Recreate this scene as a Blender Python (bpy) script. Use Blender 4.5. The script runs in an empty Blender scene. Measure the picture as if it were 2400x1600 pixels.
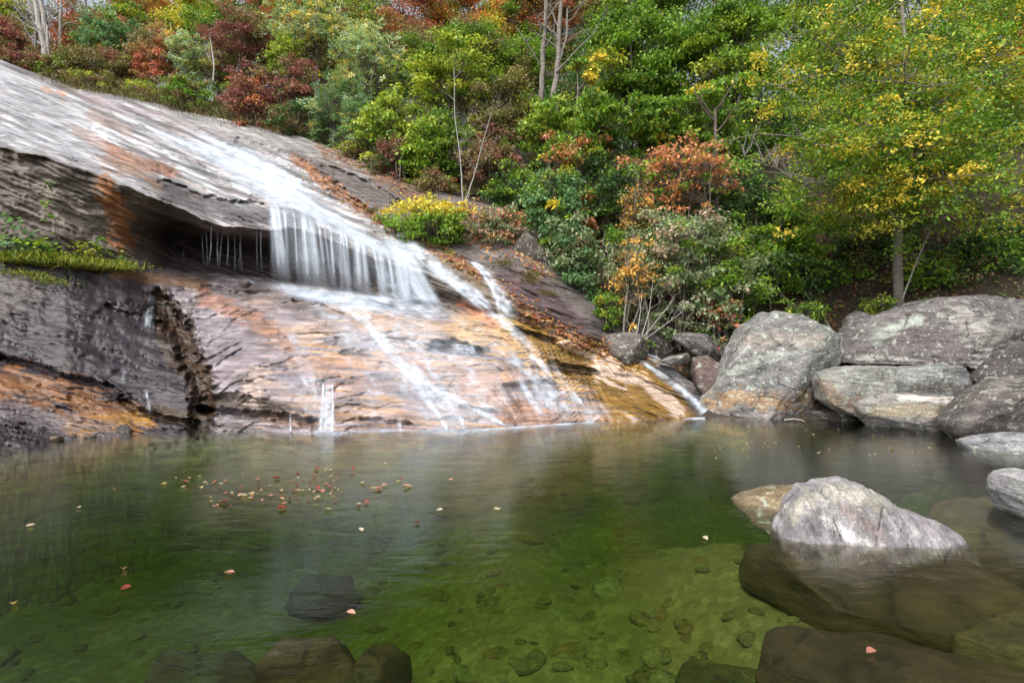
import bpy, math, random
import numpy as np
from mathutils import Vector

random.seed(7)
rng = np.random.default_rng(7)
C = bpy.context.scene.collection
sc = bpy.context.scene

# ------------------------------------------------------------------ camera, sky, sun, exposure
F = 1333.0          # focal length in pixels of the 2400-wide photograph
H = 1.6             # camera height above the pool
cam = bpy.data.cameras.new('camera')
cam.sensor_width = 36.0
cam.lens = 36.0 * F / 2400.0
cam.clip_start = 0.05
cam.clip_end = 600
camo = bpy.data.objects.new('camera', cam)
camo.location = (0, 0, H)
camo.rotation_euler = (math.radians(90), 0, 0)
C.objects.link(camo)
sc.camera = camo

SUN_EL, SUN_AZ = math.radians(54), math.radians(-148)   # azimuth measured from +Y towards +X
w = bpy.data.worlds.new('World')
sc.world = w
w.use_nodes = True
nt = w.node_tree
nt.nodes.clear()
sky = nt.nodes.new('ShaderNodeTexSky')
sky.sky_type = 'NISHITA'
sky.sun_disc = False
sky.sun_elevation = SUN_EL
sky.sun_rotation = SUN_AZ
sky.air_density = 1.0
sky.dust_density = 3.0
bw = nt.nodes.new('ShaderNodeRGBToBW')
mixc = nt.nodes.new('ShaderNodeMix'); mixc.data_type = 'RGBA'
mixc.inputs['Factor'].default_value = 0.72
bg = nt.nodes.new('ShaderNodeBackground')
bg.inputs['Strength'].default_value = 0.15
wo = nt.nodes.new('ShaderNodeOutputWorld')
nt.links.new(sky.outputs[0], bw.inputs[0])
nt.links.new(sky.outputs[0], mixc.inputs['A'])
nt.links.new(bw.outputs[0], mixc.inputs['B'])
nt.links.new(mixc.outputs['Result'], bg.inputs['Color'])
nt.links.new(bg.outputs[0], wo.inputs['Surface'])

sl = bpy.data.lights.new('sun', 'SUN')
sl.energy = 2.0
sl.angle = math.radians(22)
sl.color = (1.0, 0.95, 0.86)
slo = bpy.data.objects.new('sun', sl)
sd = Vector((math.sin(SUN_AZ) * math.cos(SUN_EL), math.cos(SUN_AZ) * math.cos(SUN_EL), math.sin(SUN_EL)))
slo.rotation_euler = sd.to_track_quat('Z', 'Y').to_euler()
slo.location = (0, 0, 40)
C.objects.link(slo)

sc.view_settings.view_transform = 'Standard'
sc.view_settings.look = 'None'
sc.view_settings.gamma = 1
sc.view_settings.use_curve_mapping = False
sc.view_settings.exposure = 1.02
sc.render.resolution_x, sc.render.resolution_y = 1024, 682
sc.cycles.max_bounces = 8
sc.cycles.transparent_max_bounces = 24

# ------------------------------------------------------------------ noise
_perm = {}
def _pt(seed):
    if seed not in _perm:
        r = np.random.default_rng(seed)
        p = r.permutation(256)
        g = r.normal(size=(256, 3)); g /= np.linalg.norm(g, axis=1)[:, None]
        _perm[seed] = (np.concatenate([p, p]), g)
    return _perm[seed]
def perlin(x, y, z=0.0, seed=0):
    P, G = _pt(seed)
    x, y, z = np.broadcast_arrays(np.asarray(x, float), np.asarray(y, float), np.asarray(z, float))
    xi = np.floor(x).astype(int); yi = np.floor(y).astype(int); zi = np.floor(z).astype(int)
    fx, fy, fz = x - xi, y - yi, z - zi
    u, v, w_ = [t * t * t * (t * (t * 6 - 15) + 10) for t in (fx, fy, fz)]
    def g(dx, dy, dz):
        h = P[(P[(P[(xi + dx) & 255] + yi + dy) & 255] + zi + dz) & 255]
        gr = G[h]
        return gr[..., 0] * (fx - dx) + gr[..., 1] * (fy - dy) + gr[..., 2] * (fz - dz)
    def L(a, b, t): return a + (b - a) * t
    a = L(L(g(0, 0, 0), g(1, 0, 0), u), L(g(0, 1, 0), g(1, 1, 0), u), v)
    b = L(L(g(0, 0, 1), g(1, 0, 1), u), L(g(0, 1, 1), g(1, 1, 1), u), v)
    return L(a, b, w_) * 1.6
def fbm(x, y, z=0.0, seed=0, o=4, gain=0.5):
    s, a, f = 0, 1.0, 1.0
    for i in range(o):
        s = s + a * perlin(x * f, y * f, np.asarray(z) * f, seed + i)
        a *= gain; f *= 2.03
    return s
def sstep(a, b, x):
    t = np.clip((x - a) / (b - a), 0, 1)
    return t * t * (3 - 2 * t)

# ------------------------------------------------------------------ object helpers
def wpt(px, py, D):
    """a point D metres in front of the viewpoint, in the direction the photograph shows at px, py"""
    return np.array([(px - 1200) / F * D, D, H - (py - 800) / F * D])

def tag(o, label=None, cat=None, group=None, kind=None):
    if label: o['label'] = label
    if cat: o['category'] = cat
    if group: o['group'] = group
    if kind: o['kind'] = kind
    return o
def empty(name, loc):
    o = bpy.data.objects.new(name, None)
    o.empty_display_size = 0.1
    o.location = tuple(float(v) for v in loc)
    C.objects.link(o)
    return o
def mk(name, V, Fc, mat, parent=None, col=None, extra=None, smooth=True, uv=None):
    """V (n,3); Fc (m,k) int array, or list of such arrays"""
    V = np.asarray(V, dtype=np.float32)
    if parent is not None:
        V = V - np.array(parent.location, dtype=np.float32)
    if not isinstance(Fc, list): Fc = [Fc]
    Fc = [np.asarray(f, dtype=np.int32) for f in Fc if len(f)]
    me = bpy.data.meshes.new(name)
    me.vertices.add(len(V))
    me.vertices.foreach_set('co', V.ravel())
    loops = np.concatenate([f.ravel() for f in Fc])
    tot = np.concatenate([np.full(len(f), f.shape[1], dtype=np.int32) for f in Fc])
    start = np.concatenate([[0], np.cumsum(tot)[:-1]]).astype(np.int32)
    me.loops.add(len(loops)); me.loops.foreach_set('vertex_index', loops)
    me.polygons.add(len(tot)); me.polygons.foreach_set('loop_start', start)
    me.update(calc_edges=True)
    me.polygons.foreach_set('use_smooth', np.full(len(tot), smooth))
    if col is not None:
        a = me.color_attributes.new('Col', 'FLOAT_COLOR', 'POINT')
        c4 = np.ones((len(V), 4), dtype=np.float32); c4[:, :3] = np.clip(col, 0, 1)
        a.data.foreach_set('color', c4.ravel())
    for k, arr in (extra or {}).items():
        a = me.attributes.new(k, 'FLOAT', 'POINT')
        a.data.foreach_set('value', np.asarray(arr, dtype=np.float32))
    if uv is not None:
        l = me.uv_layers.new(name='UVMap')
        l.data.foreach_set('uv', np.asarray(uv, dtype=np.float32)[loops].ravel())
    me.materials.append(mat)
    me.validate()
    o = bpy.data.objects.new(name, me)
    C.objects.link(o)
    if parent is not None: o.parent = parent
    return o
def grid_faces(nr, nc, keep=None):
    i = np.arange(nr * nc).reshape(nr, nc)
    f = np.stack([i[:-1, :-1], i[1:, :-1], i[1:, 1:], i[:-1, 1:]], -1).reshape(-1, 4)
    if keep is not None:
        k = keep.ravel()
        f = f[k[f].all(axis=1)]
    return f

# ------------------------------------------------------------------ materials
class NT:
    def __init__(s, name):
        s.m = bpy.data.materials.new(name); s.m.use_nodes = True
        s.t = s.m.node_tree; s.t.nodes.clear()
        s.out = s.n('ShaderNodeOutputMaterial')
    def n(s, ty, **kw):
        o = s.t.nodes.new(ty)
        for k, v in kw.items(): setattr(o, k, v)
        return o
    def l(s, a, b): s.t.links.new(a, b)
    def attr(s, name): return s.n('ShaderNodeAttribute', attribute_name=name)
    def noise(s, vec, scale, detail=6, rough=0.6, dist=0.0):
        o = s.n('ShaderNodeTexNoise'); o.inputs['Scale'].default_value = scale
        o.inputs['Detail'].default_value = detail; o.inputs['Roughness'].default_value = rough
        o.inputs['Distortion'].default_value = dist
        if vec is not None: s.l(vec, o.inputs['Vector'])
        return o.outputs['Fac']
    def mapping(s, vec, scale=(1, 1, 1), rot=(0, 0, 0)):
        o = s.n('ShaderNodeMapping'); o.inputs['Scale'].default_value = scale
        o.inputs['Rotation'].default_value = rot
        s.l(vec, o.inputs['Vector']); return o.outputs['Vector']
    def ramp(s, fac, stops):
        o = s.n('ShaderNodeValToRGB'); e = o.color_ramp.elements
        while len(e) < len(stops): e.new(0.5)
        for el, (p, c) in zip(e, stops):
            el.position = p
            el.color = (c, c, c, 1) if not isinstance(c, tuple) else (*c, 1)
        s.l(fac, o.inputs['Fac']); return o.outputs['Color']
    def math(s, op, a, b=None, clamp=False):
        o = s.n('ShaderNodeMath', operation=op); o.use_clamp = clamp
        for i, v in enumerate((a, b)):
            if v is None: continue
            if isinstance(v, (int, float)): o.inputs[i].default_value = v
            else: s.l(v, o.inputs[i])
        return o.outputs[0]
    def mix(s, fac, a, b, blend='MIX'):
        o = s.n('ShaderNodeMix'); o.data_type = 'RGBA'; o.blend_type = blend
        for k, v in (('Factor', fac), ('A', a), ('B', b)):
            i = o.inputs[k]
            if isinstance(v, (int, float)): i.default_value = v
            elif isinstance(v, tuple): i.default_value = (*v, 1)
            else: s.l(v, i)
        return o.outputs['Result']
    def bump(s, h, strength, dist):
        o = s.n('ShaderNodeBump'); o.inputs['Strength'].default_value = strength
        o.inputs['Distance'].default_value = dist
        s.l(h, o.inputs['Height']); return o.outputs['Normal']

def rock_material(name, band=(0.9, 0.9, 9.0), rot=(0, 0.25, 0), lichen=0.0, bumpd=0.03, speck=0.5):
    t = NT(name)
    tc = t.n('ShaderNodeTexCoord').outputs['Object']
    col = t.attr('Col').outputs['Color']
    wet = t.attr('wet').outputs['Fac']
    v1 = t.mapping(tc, band, rot)
    st = t.noise(v1, 2.2, 8, 0.65, 0.35)                 # layered grain
    st2 = t.noise(t.mapping(tc, (band[0]*2.5, band[1]*2.5, band[2]*3.2), rot), 2.4, 6, 0.6, 0.2)
    fine = t.noise(tc, 26.0, 6, 0.7)
    patch = t.noise(tc, 3.0, 5, 0.6)
    grain = t.noise(tc, 85.0, 5, 0.75)
    c = t.mix(1.0, col, t.ramp(st, [(0.28, 0.45), (0.5, 0.95), (0.72, 1.4)]), 'MULTIPLY')
    c = t.mix(0.8, c, t.ramp(st2, [(0.3, 0.62), (0.5, 1.0), (0.7, 1.28)]), 'MULTIPLY')
    c = t.mix(speck, c, t.ramp(fine, [(0.3, 0.5), (0.52, 1.0), (0.72, 1.5)]), 'MULTIPLY')
    c = t.mix(0.6, c, t.ramp(patch, [(0.3, 0.7), (0.65, 1.25)]), 'MULTIPLY')
    c = t.mix(0.85, c, t.ramp(grain, [(0.34, 0.45), (0.5, 1.0), (0.68, 1.55)]), 'MULTIPLY')
    if lichen:
        ln = t.noise(tc, 7.0, 8, 0.72, 0.3)
        lm = t.ramp(ln, [(0.56, 0.0), (0.63, 1.0)])
        c = t.mix(t.math('MULTIPLY', lm, lichen), c, (0.36, 0.40, 0.34))
        ln2 = t.noise(tc, 16.0, 6, 0.7, 0.2)
        lm2 = t.ramp(ln2, [(0.60, 0.0), (0.66, 1.0)])
        c = t.mix(t.math('MULTIPLY', lm2, lichen), c, (0.5, 0.5, 0.46))
    # dark hairline cracks that follow the layers
    cr = t.n('ShaderNodeTexVoronoi', feature='DISTANCE_TO_EDGE'); cr.inputs['Scale'].default_value = 1.1
    t.l(t.mapping(tc, (band[0]*0.8, band[1]*0.8, band[2]*0.42), rot), cr.inputs['Vector'])
    wv = t.math('ADD', cr.outputs['Distance'], t.math('MULTIPLY', t.math('SUBTRACT', fine, 0.5), 0.05))
    crm = t.ramp(wv, [(0.0, 0.0), (0.022, 1.0)])
    crf = t.math('MAXIMUM', crm, t.ramp(patch, [(0.45, 0.0), (0.5, 1.0)]))
    c = t.mix(1.0, c, t.ramp(crf, [(0.0, 0.35), (1.0, 1.0)]), 'MULTIPLY')
    h = t.math('ADD', t.math('MULTIPLY', st, 1.0), t.math('MULTIPLY', st2, 0.55))
    h = t.math('ADD', h, t.math('MULTIPLY', fine, 0.28))
    h = t.math('ADD', h, t.math('MULTIPLY', crf, 0.25))
    h = t.math('ADD', h, t.math('MULTIPLY', grain, 0.10))
    p = t.n('ShaderNodeBsdfPrincipled')
    t.l(c, p.inputs['Base Color'])
    r = t.math('SUBTRACT', 0.85, t.math('MULTIPLY', wet, 0.5))
    r = t.math('ADD', r, t.math('MULTIPLY', t.math('SUBTRACT', fine, 0.5), 0.25), clamp=True)
    t.l(r, p.inputs['Roughness'])
    t.l(t.math('ADD', 0.32, t.math('MULTIPLY', wet, 0.16)), p.inputs['Specular IOR Level'])
    t.l(t.bump(h, 0.9, bumpd), p.inputs['Normal'])
    t.l(t.math('MULTIPLY', wet, 0.18), p.inputs['Coat Weight']); p.inputs['Coat Roughness'].default_value = 0.28
    t.l(t.bump(h, 0.45, bumpd), p.inputs['Coat Normal'])
    t.l(p.outputs[0], t.out.inputs['Surface'])
    return t.m

M_SLAB = rock_material('wet_layered_rock', (0.55, 0.55, 7.0), (0, 0.22, 0), 0.0, 0.032)
M_ROCK = rock_material('boulder_rock', (1.0, 1.0, 6.0), (0.15, 0.3, 0), 0.75, 0.035, 0.7)
M_ROCKV = rock_material('steep_banded_rock', (5.0, 2.0, 1.4), (0.1, 0.65, 0), 0.3, 0.02, 0.6)
M_ROCKD = rock_material('lichened_rock', (1.3, 1.3, 3.2), (0.2, 0.9, 0), 0.95, 0.035, 0.8)
M_SUB = rock_material('submerged_rock', (1.0, 1.0, 4.0), (0.1, 0.3, 0), 0.0, 0.03)

def leaf_material():
    t = NT('foliage_leaf')
    col = t.attr('Col').outputs['Color']
    d = t.n('ShaderNodeBsdfPrincipled'); t.l(col, d.inputs['Base Color'])
    d.inputs['Roughness'].default_value = 0.5
    d.inputs['Specular IOR Level'].default_value = 0.35
    tr = t.n('ShaderNodeBsdfTranslucent')
    t.l(t.mix(1.0, col, (1.25, 1.3, 0.7), 'MULTIPLY'), tr.inputs['Color'])
    m = t.n('ShaderNodeMixShader'); m.inputs[0].default_value = 0.3
    t.l(d.outputs[0], m.inputs[1]); t.l(tr.outputs[0], m.inputs[2])
    t.l(m.outputs[0], t.out.inputs['Surface'])
    return t.m
M_LEAF = leaf_material()

def simple_mat(name, c1, c2, scale=8, rough=0.85, bumpd=0.01, band=(1, 1, 1)):
    t = NT(name)
    tc = t.n('ShaderNodeTexCoord').outputs['Object']
    n1 = t.noise(t.mapping(tc, band), scale, 6, 0.65)
    p = t.n('ShaderNodeBsdfPrincipled')
    t.l(t.ramp(n1, [(0.3, c1), (0.7, c2)]), p.inputs['Base Color'])
    p.inputs['Roughness'].default_value = rough
    t.l(t.bump(n1, 0.8, bumpd), p.inputs['Normal'])
    t.l(p.outputs[0], t.out.inputs['Surface'])
    return t.m
M_BARK = simple_mat('grey_bark', (0.07, 0.06, 0.05), (0.30, 0.27, 0.24), 9, 0.9, 0.02, (1, 1, 3))
M_PALEBARK = simple_mat('pale_bark', (0.22, 0.2, 0.19), (0.5, 0.47, 0.45), 9, 0.9, 0.02, (1, 1, 4))
M_TWIG = simple_mat('twig_bark', (0.05, 0.035, 0.03), (0.16, 0.12, 0.10), 12, 0.9, 0.005)
M_PALETWIG = simple_mat('bare_grey_twig', (0.2, 0.19, 0.18), (0.42, 0.4, 0.38), 12, 0.9, 0.005)
M_SOIL = simple_mat('leaf_littered_soil', (0.010, 0.008, 0.005), (0.05, 0.032, 0.018), 9, 0.95, 0.06)

def water_surface_material():
    t = NT('pool_water')
    tc = t.n('ShaderNodeTexCoord').outputs['Object']
    n1 = t.noise(t.mapping(tc, (1.0, 2.6, 1.0), (0, 0, 0.12)), 1.6, 4, 0.55, 0.6)
    n2 = t.noise(t.mapping(tc, (1.0, 3.2, 1.0), (0, 0, -0.1)), 7.0, 3, 0.5, 0.3)
    h = t.math('ADD', n1, t.math('MULTIPLY', n2, 0.22))
    nrm = t.bump(h, 0.5, 0.014)
    fr = t.n('ShaderNodeFresnel'); fr.inputs['IOR'].default_value = 1.36
    g = t.n('ShaderNodeBsdfGlossy'); g.inputs['Roughness'].default_value = 0.15
    g.inputs['Color'].default_value = (1, 1, 1, 1)
    t.l(nrm, g.inputs['Normal']); t.l(nrm, fr.inputs['Normal'])
    tr = t.n('ShaderNodeBsdfTransparent'); tr.inputs['Color'].default_value = (0.97, 0.98, 0.96, 1)
    m = t.n('ShaderNodeMixShader')
    t.l(t.math('MULTIPLY', fr.outputs[0], 1.0, clamp=True), m.inputs[0])
    t.l(tr.outputs[0], m.inputs[1]); t.l(g.outputs[0], m.inputs[2])
    t.l(m.outputs[0], t.out.inputs['Surface'])
    va = t.n('ShaderNodeVolumeAbsorption')
    va.inputs['Color'].default_value = (0.60, 0.76, 0.36, 1)
    va.inputs['Density'].default_value = 0.88
    t.l(va.outputs[0], t.out.inputs['Volume'])
    return t.m
M_POOL = water_surface_material()

def fall_material():
    t = NT('falling_water')
    uv = t.n('ShaderNodeTexCoord').outputs['UV']
    al = t.attr('alpha').outputs['Fac']
    n1 = t.noise(t.mapping(uv, (2.3, 0.45, 1)), 1.0, 5, 0.62, 0.55)
    n2 = t.noise(t.mapping(uv, (11.0, 0.7, 1)), 1.0, 3, 0.55, 0.15)
    n = t.math('ADD', t.math('MULTIPLY', n1, 0.62), t.math('MULTIPLY', n2, 0.38))
    # dense water closes up, thin water breaks into threads
    S = t.ramp(n, [(0.32, 0.0), (0.68, 1.0)])
    a = t.math('ADD', S, t.math('SUBTRACT', t.math('MULTIPLY', al, 1.6), 1.0), clamp=True)
    a = t.math('MULTIPLY', a, t.math('MINIMUM', t.math('MULTIPLY', al, 2.2), 0.92))
    so = t.attr('soft').outputs['Fac']
    mx = t.n('ShaderNodeMix'); mx.data_type = 'FLOAT'
    t.l(so, mx.inputs['Factor']); t.l(a, mx.inputs['A'])
    t.l(t.math('MULTIPLY', al, t.math('ADD', 0.55, t.math('MULTIPLY', n, 0.9)), clamp=True), mx.inputs['B']); a = mx.outputs['Result']
    d = t.n('ShaderNodeBsdfPrincipled'); d.inputs['Base Color'].default_value = (0.70, 0.78, 0.90, 1)
    d.inputs['Roughness'].default_value = 0.4
    tl = t.n('ShaderNodeBsdfTranslucent'); tl.inputs['Color'].default_value = (0.8, 0.84, 0.9, 1)
    mm = t.n('ShaderNodeMixShader'); mm.inputs[0].default_value = 0.3
    t.l(d.outputs[0], mm.inputs[1]); t.l(tl.outputs[0], mm.inputs[2])
    tr = t.n('ShaderNodeBsdfTransparent')
    m = t.n('ShaderNodeMixShader'); t.l(a, m.inputs[0])
    t.l(tr.outputs[0], m.inputs[1]); t.l(mm.outputs[0], m.inputs[2])
    t.l(m.outputs[0], t.out.inputs['Surface'])
    return t.m
M_FALL = fall_material()

# ------------------------------------------------------------------ the rock face
# profile of the slab seen down each column: (py, distance) at crest, lip, under the lip, back of the hollow, foot, shelf, waterline
def wd(py): return H * F / (py - 800.0)
COLS = [
 (-520, (10, 26), (250, 12.2), (280, 12.5), (430, 12.8), (560, 12.2), (870, 9.6), 1110),
 (-300, (60, 25), (290, 12.3), (320, 12.3), (455, 12.3), (575, 11.9), (850, 10.0), 1085),
 (0,   (140, 24), (345, 12.5), (375, 12.5), (480, 12.45), (590, 12.0), (843, 10.5), 1047),
 (150, (198, 24.3), (380, 12.8), (410, 12.8), (500, 12.8), (612, 12.4), (880, 10.5), 1031),
 (300, (226, 24.5), (438, 13.1), (470, 13.25), (545, 13.7), (626, 13.4), (905, 10.9), 1017),
 (400, (252, 24.0), (480, 13.5), (496, 14.1), (560, 15.8), (634, 14.6), (850, 11.6), 1012),
 (500, (274, 23.5), (524, 13.5), (540, 14.2), (575, 16.2), (644, 15.0), (840, 11.9), 1011),
 (620, (300, 23.0), (538, 13.8), (552, 14.4), (588, 16.0), (655, 15.0), (835, 12.2), 1011),
 (700, (318, 22.5), (534, 13.9), (550, 14.35), (605, 15.2), (668, 14.7), (840, 12.3), 1012),
 (850, (372, 20.5), (590, 13.95), (604, 14.2), (628, 14.7), (690, 14.3), (850, 12.2), 1010),
 (950, (430, 18.5), (628, 14.0), (650, 14.15), (672, 14.4), (706, 14.0), (850, 12.3), 1008),
 (1050, (455, 18.0), (665, 13.7), (685, 13.75), (702, 13.85), (726, 13.6), (860, 12.2), 1005),
 (1180, (490, 17.0), (705, 13.4), (732, 13.25), (748, 13.3), (764, 13.0), (870, 12.2), 1000),
 (1300, (600, 15.5), (745, 13.4), (770, 13.2), (785, 13.1), (805, 12.9), (892, 12.3), 992),
 (1400, (722, 14.5), (782, 13.5), (802, 13.3), (820, 13.1), (840, 12.9), (905, 12.5), 987),
 (1500, (802, 14.0), (832, 13.4), (850, 13.2), (865, 12.95), (880, 12.8), (930, 12.4), 983),
 (1600, (882, 13.3), (900, 13.0), (912, 12.9), (925, 12.75), (936, 12.6), (955, 12.3), 980),
 (1700, (945, 12.9), (950, 12.8), (955, 12.7), (960, 12.6), (965, 12.5), (970, 12.35), 978),
 (1850, (940, 13.6), (945, 13.3), (950, 13.1), (955, 12.9), (960, 12.7), (966, 12.5), 976),
 (2150, (930, 13.4), (940, 13.1), (950, 12.7), (960, 12.3), (968, 12.0), (976, 11.7), 992),
 (2560, (960, 12.0), (970, 11.5), (980, 11.0), (990, 10.6), (1000, 10.2), (1010, 9.8), 1030),
]
ks = [(c[0], list(c[1:7]) + [(c[7], wd(c[7]))]) for c in COLS]
KX = np.array([k[0] for k in ks], float)
KY = np.array([[p[0] for p in k[1]] for k in ks], float)
KD = np.array([[p[1] for p in k[1]] for k in ks], float)
STEP = 3.2
cx = np.arange(-520, 2560, STEP)
def smooth1(a, n):
    k = np.hanning(n + 2)[1:-1]; k /= k.sum()
    return np.convolve(np.pad(a, (n // 2, n // 2), mode='edge'), k, mode='valid')[:len(a)]
cy_ = np.stack([smooth1(np.interp(cx, KX, KY[:, j]), 13) for j in range(7)])
cd_ = np.stack([smooth1(np.interp(cx, KX, KD[:, j]), 17) for j in range(7)])
# uneven lip: the edge wanders a little
for j, a in ((1, 7), (2, 7), (4, 5)):
    dj = a * fbm(cx / 60.0, (3.1 if j < 3 else 9.3), seed=11, o=3)
    i0, i1 = (j - 1, j) if j != 2 else (1, 2)
    inv = 1 / cd_[j] + (1 / cd_[i1] - 1 / cd_[i0]) / (cy_[i1] - cy_[i0]) * dj if j == 1 else 1 / cd_[j]
    cy_[j] += dj; cd_[j] = 1 / inv
ROWS = [110, 18, 32, 30, 64, 64]
gy, gd, gq = [], [], []
for j in range(6):
    n = ROWS[j]
    for i in range(n):
        s = i / n
        if j == 0: s = 1 - (1 - s) ** 1.0
        gy.append(cy_[j] * (1 - s) + cy_[j + 1] * s)
        gd.append(1.0 / ((1 - s) / cd_[j] + s / cd_[j + 1]))
        gq.append(j + s)
gy.append(cy_[6]); gd.append(cd_[6]); gq.append(6.0)
nwl = len(gy) - 1
for i in range(1, 46):                                  # carries on under water
    dep = i * 0.06
    D = cd_[6] - 0.055 * i
    gd.append(D); gy.append(800 + (H + dep) / D * F); gq.append(6.0 + i * 0.01)
GY = np.array(gy); GD = np.array(gd); GQ = np.array(gq)[:, None] * np.ones_like(GY)
GX = np.ones_like(GY) * cx[None, :]

# soften the foot and shelf joints but keep the lips crisp
for it in range(3):
    sm = GD.copy(); sm[1:-1] = (GD[:-2] + GD[1:-1] * 2 + GD[2:]) / 4
    m = ((GQ > 4.6) & (GQ < 5.9)) | (GQ < 0.9)
    GD = np.where(m, sm, GD)

def dist_poly(X, Y, pts):
    best = np.full(X.shape, 1e9)
    for (x0, y0), (x1, y1) in zip(pts[:-1], pts[1:]):
        dx, dy = x1 - x0, y1 - y0
        t = np.clip(((X - x0) * dx + (Y - y0) * dy) / (dx * dx + dy * dy + 1e-9), 0, 1)
        best = np.minimum(best, np.hypot(X - x0 - t * dx, Y - y0 - t * dy))
    return best
def in_poly(X, Y, pts):
    r = np.zeros(X.shape, bool)
    n = len(pts)
    for i in range(n):
        x0, y0 = pts[i]; x1, y1 = pts[(i + 1) % n]
        c = ((y0 > Y) != (y1 > Y)) & (X < (x1 - x0) * (Y - y0) / (y1 - y0 + 1e-12) + x0)
        r ^= c
    return r

def strata(X, Y, slope, fu, fv, seed, o=4):
    u = X; v = Y - slope * X
    return fbm(u / fu, v / fv, seed=seed, o=o)
upper = 1 - sstep(0.9, 1.1, GQ)
lower = sstep(3.9, 4.2, GQ)
wall = 1 - np.clip(upper + lower, 0, 1)
wx = fbm(GX / 170, GY / 110, seed=21, o=3)
# direction of the layers: falls to the right in the upper slab, nearly level further down
slU = 0.42 + 0.0 * GX
slL = 0.27 - 0.20 * sstep(380, 620, GX) - 0.05 * sstep(600, 900, GX) + 0.42 * sstep(1150, 1450, GX)
def ledges(v, sharp=0.18):
    f = v - np.floor(v)
    return np.where(f < 1 - sharp, f / (1 - sharp), (1 - f) / sharp)
vU = (GY - slU * GX) ; vL = (GY - slL * GX)
disp = np.zeros_like(GD)
# broad swells
disp += 0.35 * fbm(GX / 260, GY / 140, seed=31, o=3) * upper
disp += (0.16 - .05 * sstep(420, 300, GX)) * fbm(GX / 170, (GY - .25 * GX) / 80, seed=32, o=2) * lower
disp += 0.17 * fbm(GX / 120, (GY - .4 * GX) / 50, seed=33, o=3) * wall
# ledges (layers stand proud and end in a small step)
pu = vU / 34 + 0.9 * fbm(GX / 210, vU / 60, seed=35, o=3)
disp += upper * 0.16 * (ledges(pu, 0.25) - 0.5) * sstep(-0.35, 0.25, fbm(GX / 130, vU / 45, seed=36, o=2))
pl = vL / 30 + 1.0 * fbm(GX / 120, vL / 40, seed=37, o=4)
ampl = (0.075 - 0.02 * sstep(520, 300, GX)) * sstep(-0.4, 0.4, fbm(GX / 110, GY / 55, seed=38, o=3)) + 0.03
disp += lower * ampl * (ledges(pl, 0.2) - 0.5)
pl2 = vL / 11 + 1.2 * fbm(GX / 70, vL / 22, seed=39, o=3)
disp += lower * 0.018 * (ledges(pl2, 0.3) - 0.5)
pw = (GY - 0.42 * GX) / 20 + 1.1 * fbm(GX / 170, (GY - .42 * GX) / 34, seed=40, o=4)
disp += wall * 0.085 * (ledges(pw, 0.3) - 0.5)
# streaky roughness
disp += 0.05 * strata(GX, GY, 0.42, 60, 9, 41) * upper
disp += 0.03 * strata(GX, GY, 0.12, 70, 9, 42) * lower
disp += (0.022 - 0.017 * lower) * fbm(GX / 12, GY / 9, seed=44, o=3)
# the deep ragged cleft left of centre, and cracks
def carve(pts, wid, dep, jag=8, seed=50):
    wxx = GX + jag * fbm(GX / 22, GY / 16, seed=seed, o=3); wyy = GY + jag * fbm(GX / 22, GY / 16, seed=seed + 5, o=3)
    d = dist_poly(wxx, wyy, pts)
    return -dep * (1 - sstep(wid * 0.35, wid, d)), d
CLEFT = [(372, 706), (395, 740), (425, 775), (440, 830), (468, 880), (478, 940), (470, 1000)]
c, dcleft = carve(CLEFT, 36, 0.38, 16)
disp += c
disp += 0.05 * fbm(GX / 11, GY / 11, seed=55, o=3) * (1 - sstep(25, 50, dcleft))
for pts, wi, de in [
    ([(0, 838), (80, 858), (150, 884), (230, 900), (285, 925)], 11, 0.22),
    ([(280, 935), (330, 965), (400, 985), (460, 992)], 12, 0.25),
    ([(470, 960), (560, 968), (640, 975), (735, 988)], 13, 0.40),
    ([(470, 935), (560, 925), (640, 955)], 9, 0.14),
    ([(375, 425), (420, 440), (470, 462), (540, 476), (615, 480)], 9, 0.25),
    ([(1015, 812), (1060, 808), (1120, 822)], 15, 0.28),
    ([(805, 826), (860, 826)], 9, 0.14),
    ([(820, 705), (880, 712), (925, 722)], 10, 0.2),
    ([(690, 705), (760, 722), (800, 736)], 8, 0.15),
    ([(1190, 905), (1290, 900)], 13, 0.22),
    ([(1085, 700), (1120, 722), (1160, 735)], 14, 0.2),
    ([(960, 640), (985, 690), (1050, 722)], 13, 0.2),
    ([(250, 720), (310, 738), (335, 740)], 6, 0.14),
    ([(480, 668), (520, 680), (570, 690)], 6, 0.12),
    ([(200, 215), (330, 290), (470, 390), (600, 470)], 5, 0.10),
    ([(560, 330), (690, 372), (790, 440), (850, 490), (950, 560)], 13, 0.30),
    ([(210, 300), (300, 360), (400, 410)], 7, 0.12),
    ([(760, 390), (870, 430), (940, 480)], 9, 0.25),
    ([(1250, 860), (1380, 880)], 8, 0.12),
    ([(1290, 1000), (1330, 960), (1300, 940)], 6, 0.08),
    ([(1210, 770), (1300, 800)], 9, 0.2), ([(1290, 850), (1390, 870)], 8, 0.2),
    ([(850, 985), (960, 995)], 10, 0.2), ([(1080, 950), (1160, 965)], 8, 0.14)]:
    c, _ = carve(pts, wi, de, 6, seed=60 + int(wi))
    disp += c
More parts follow.
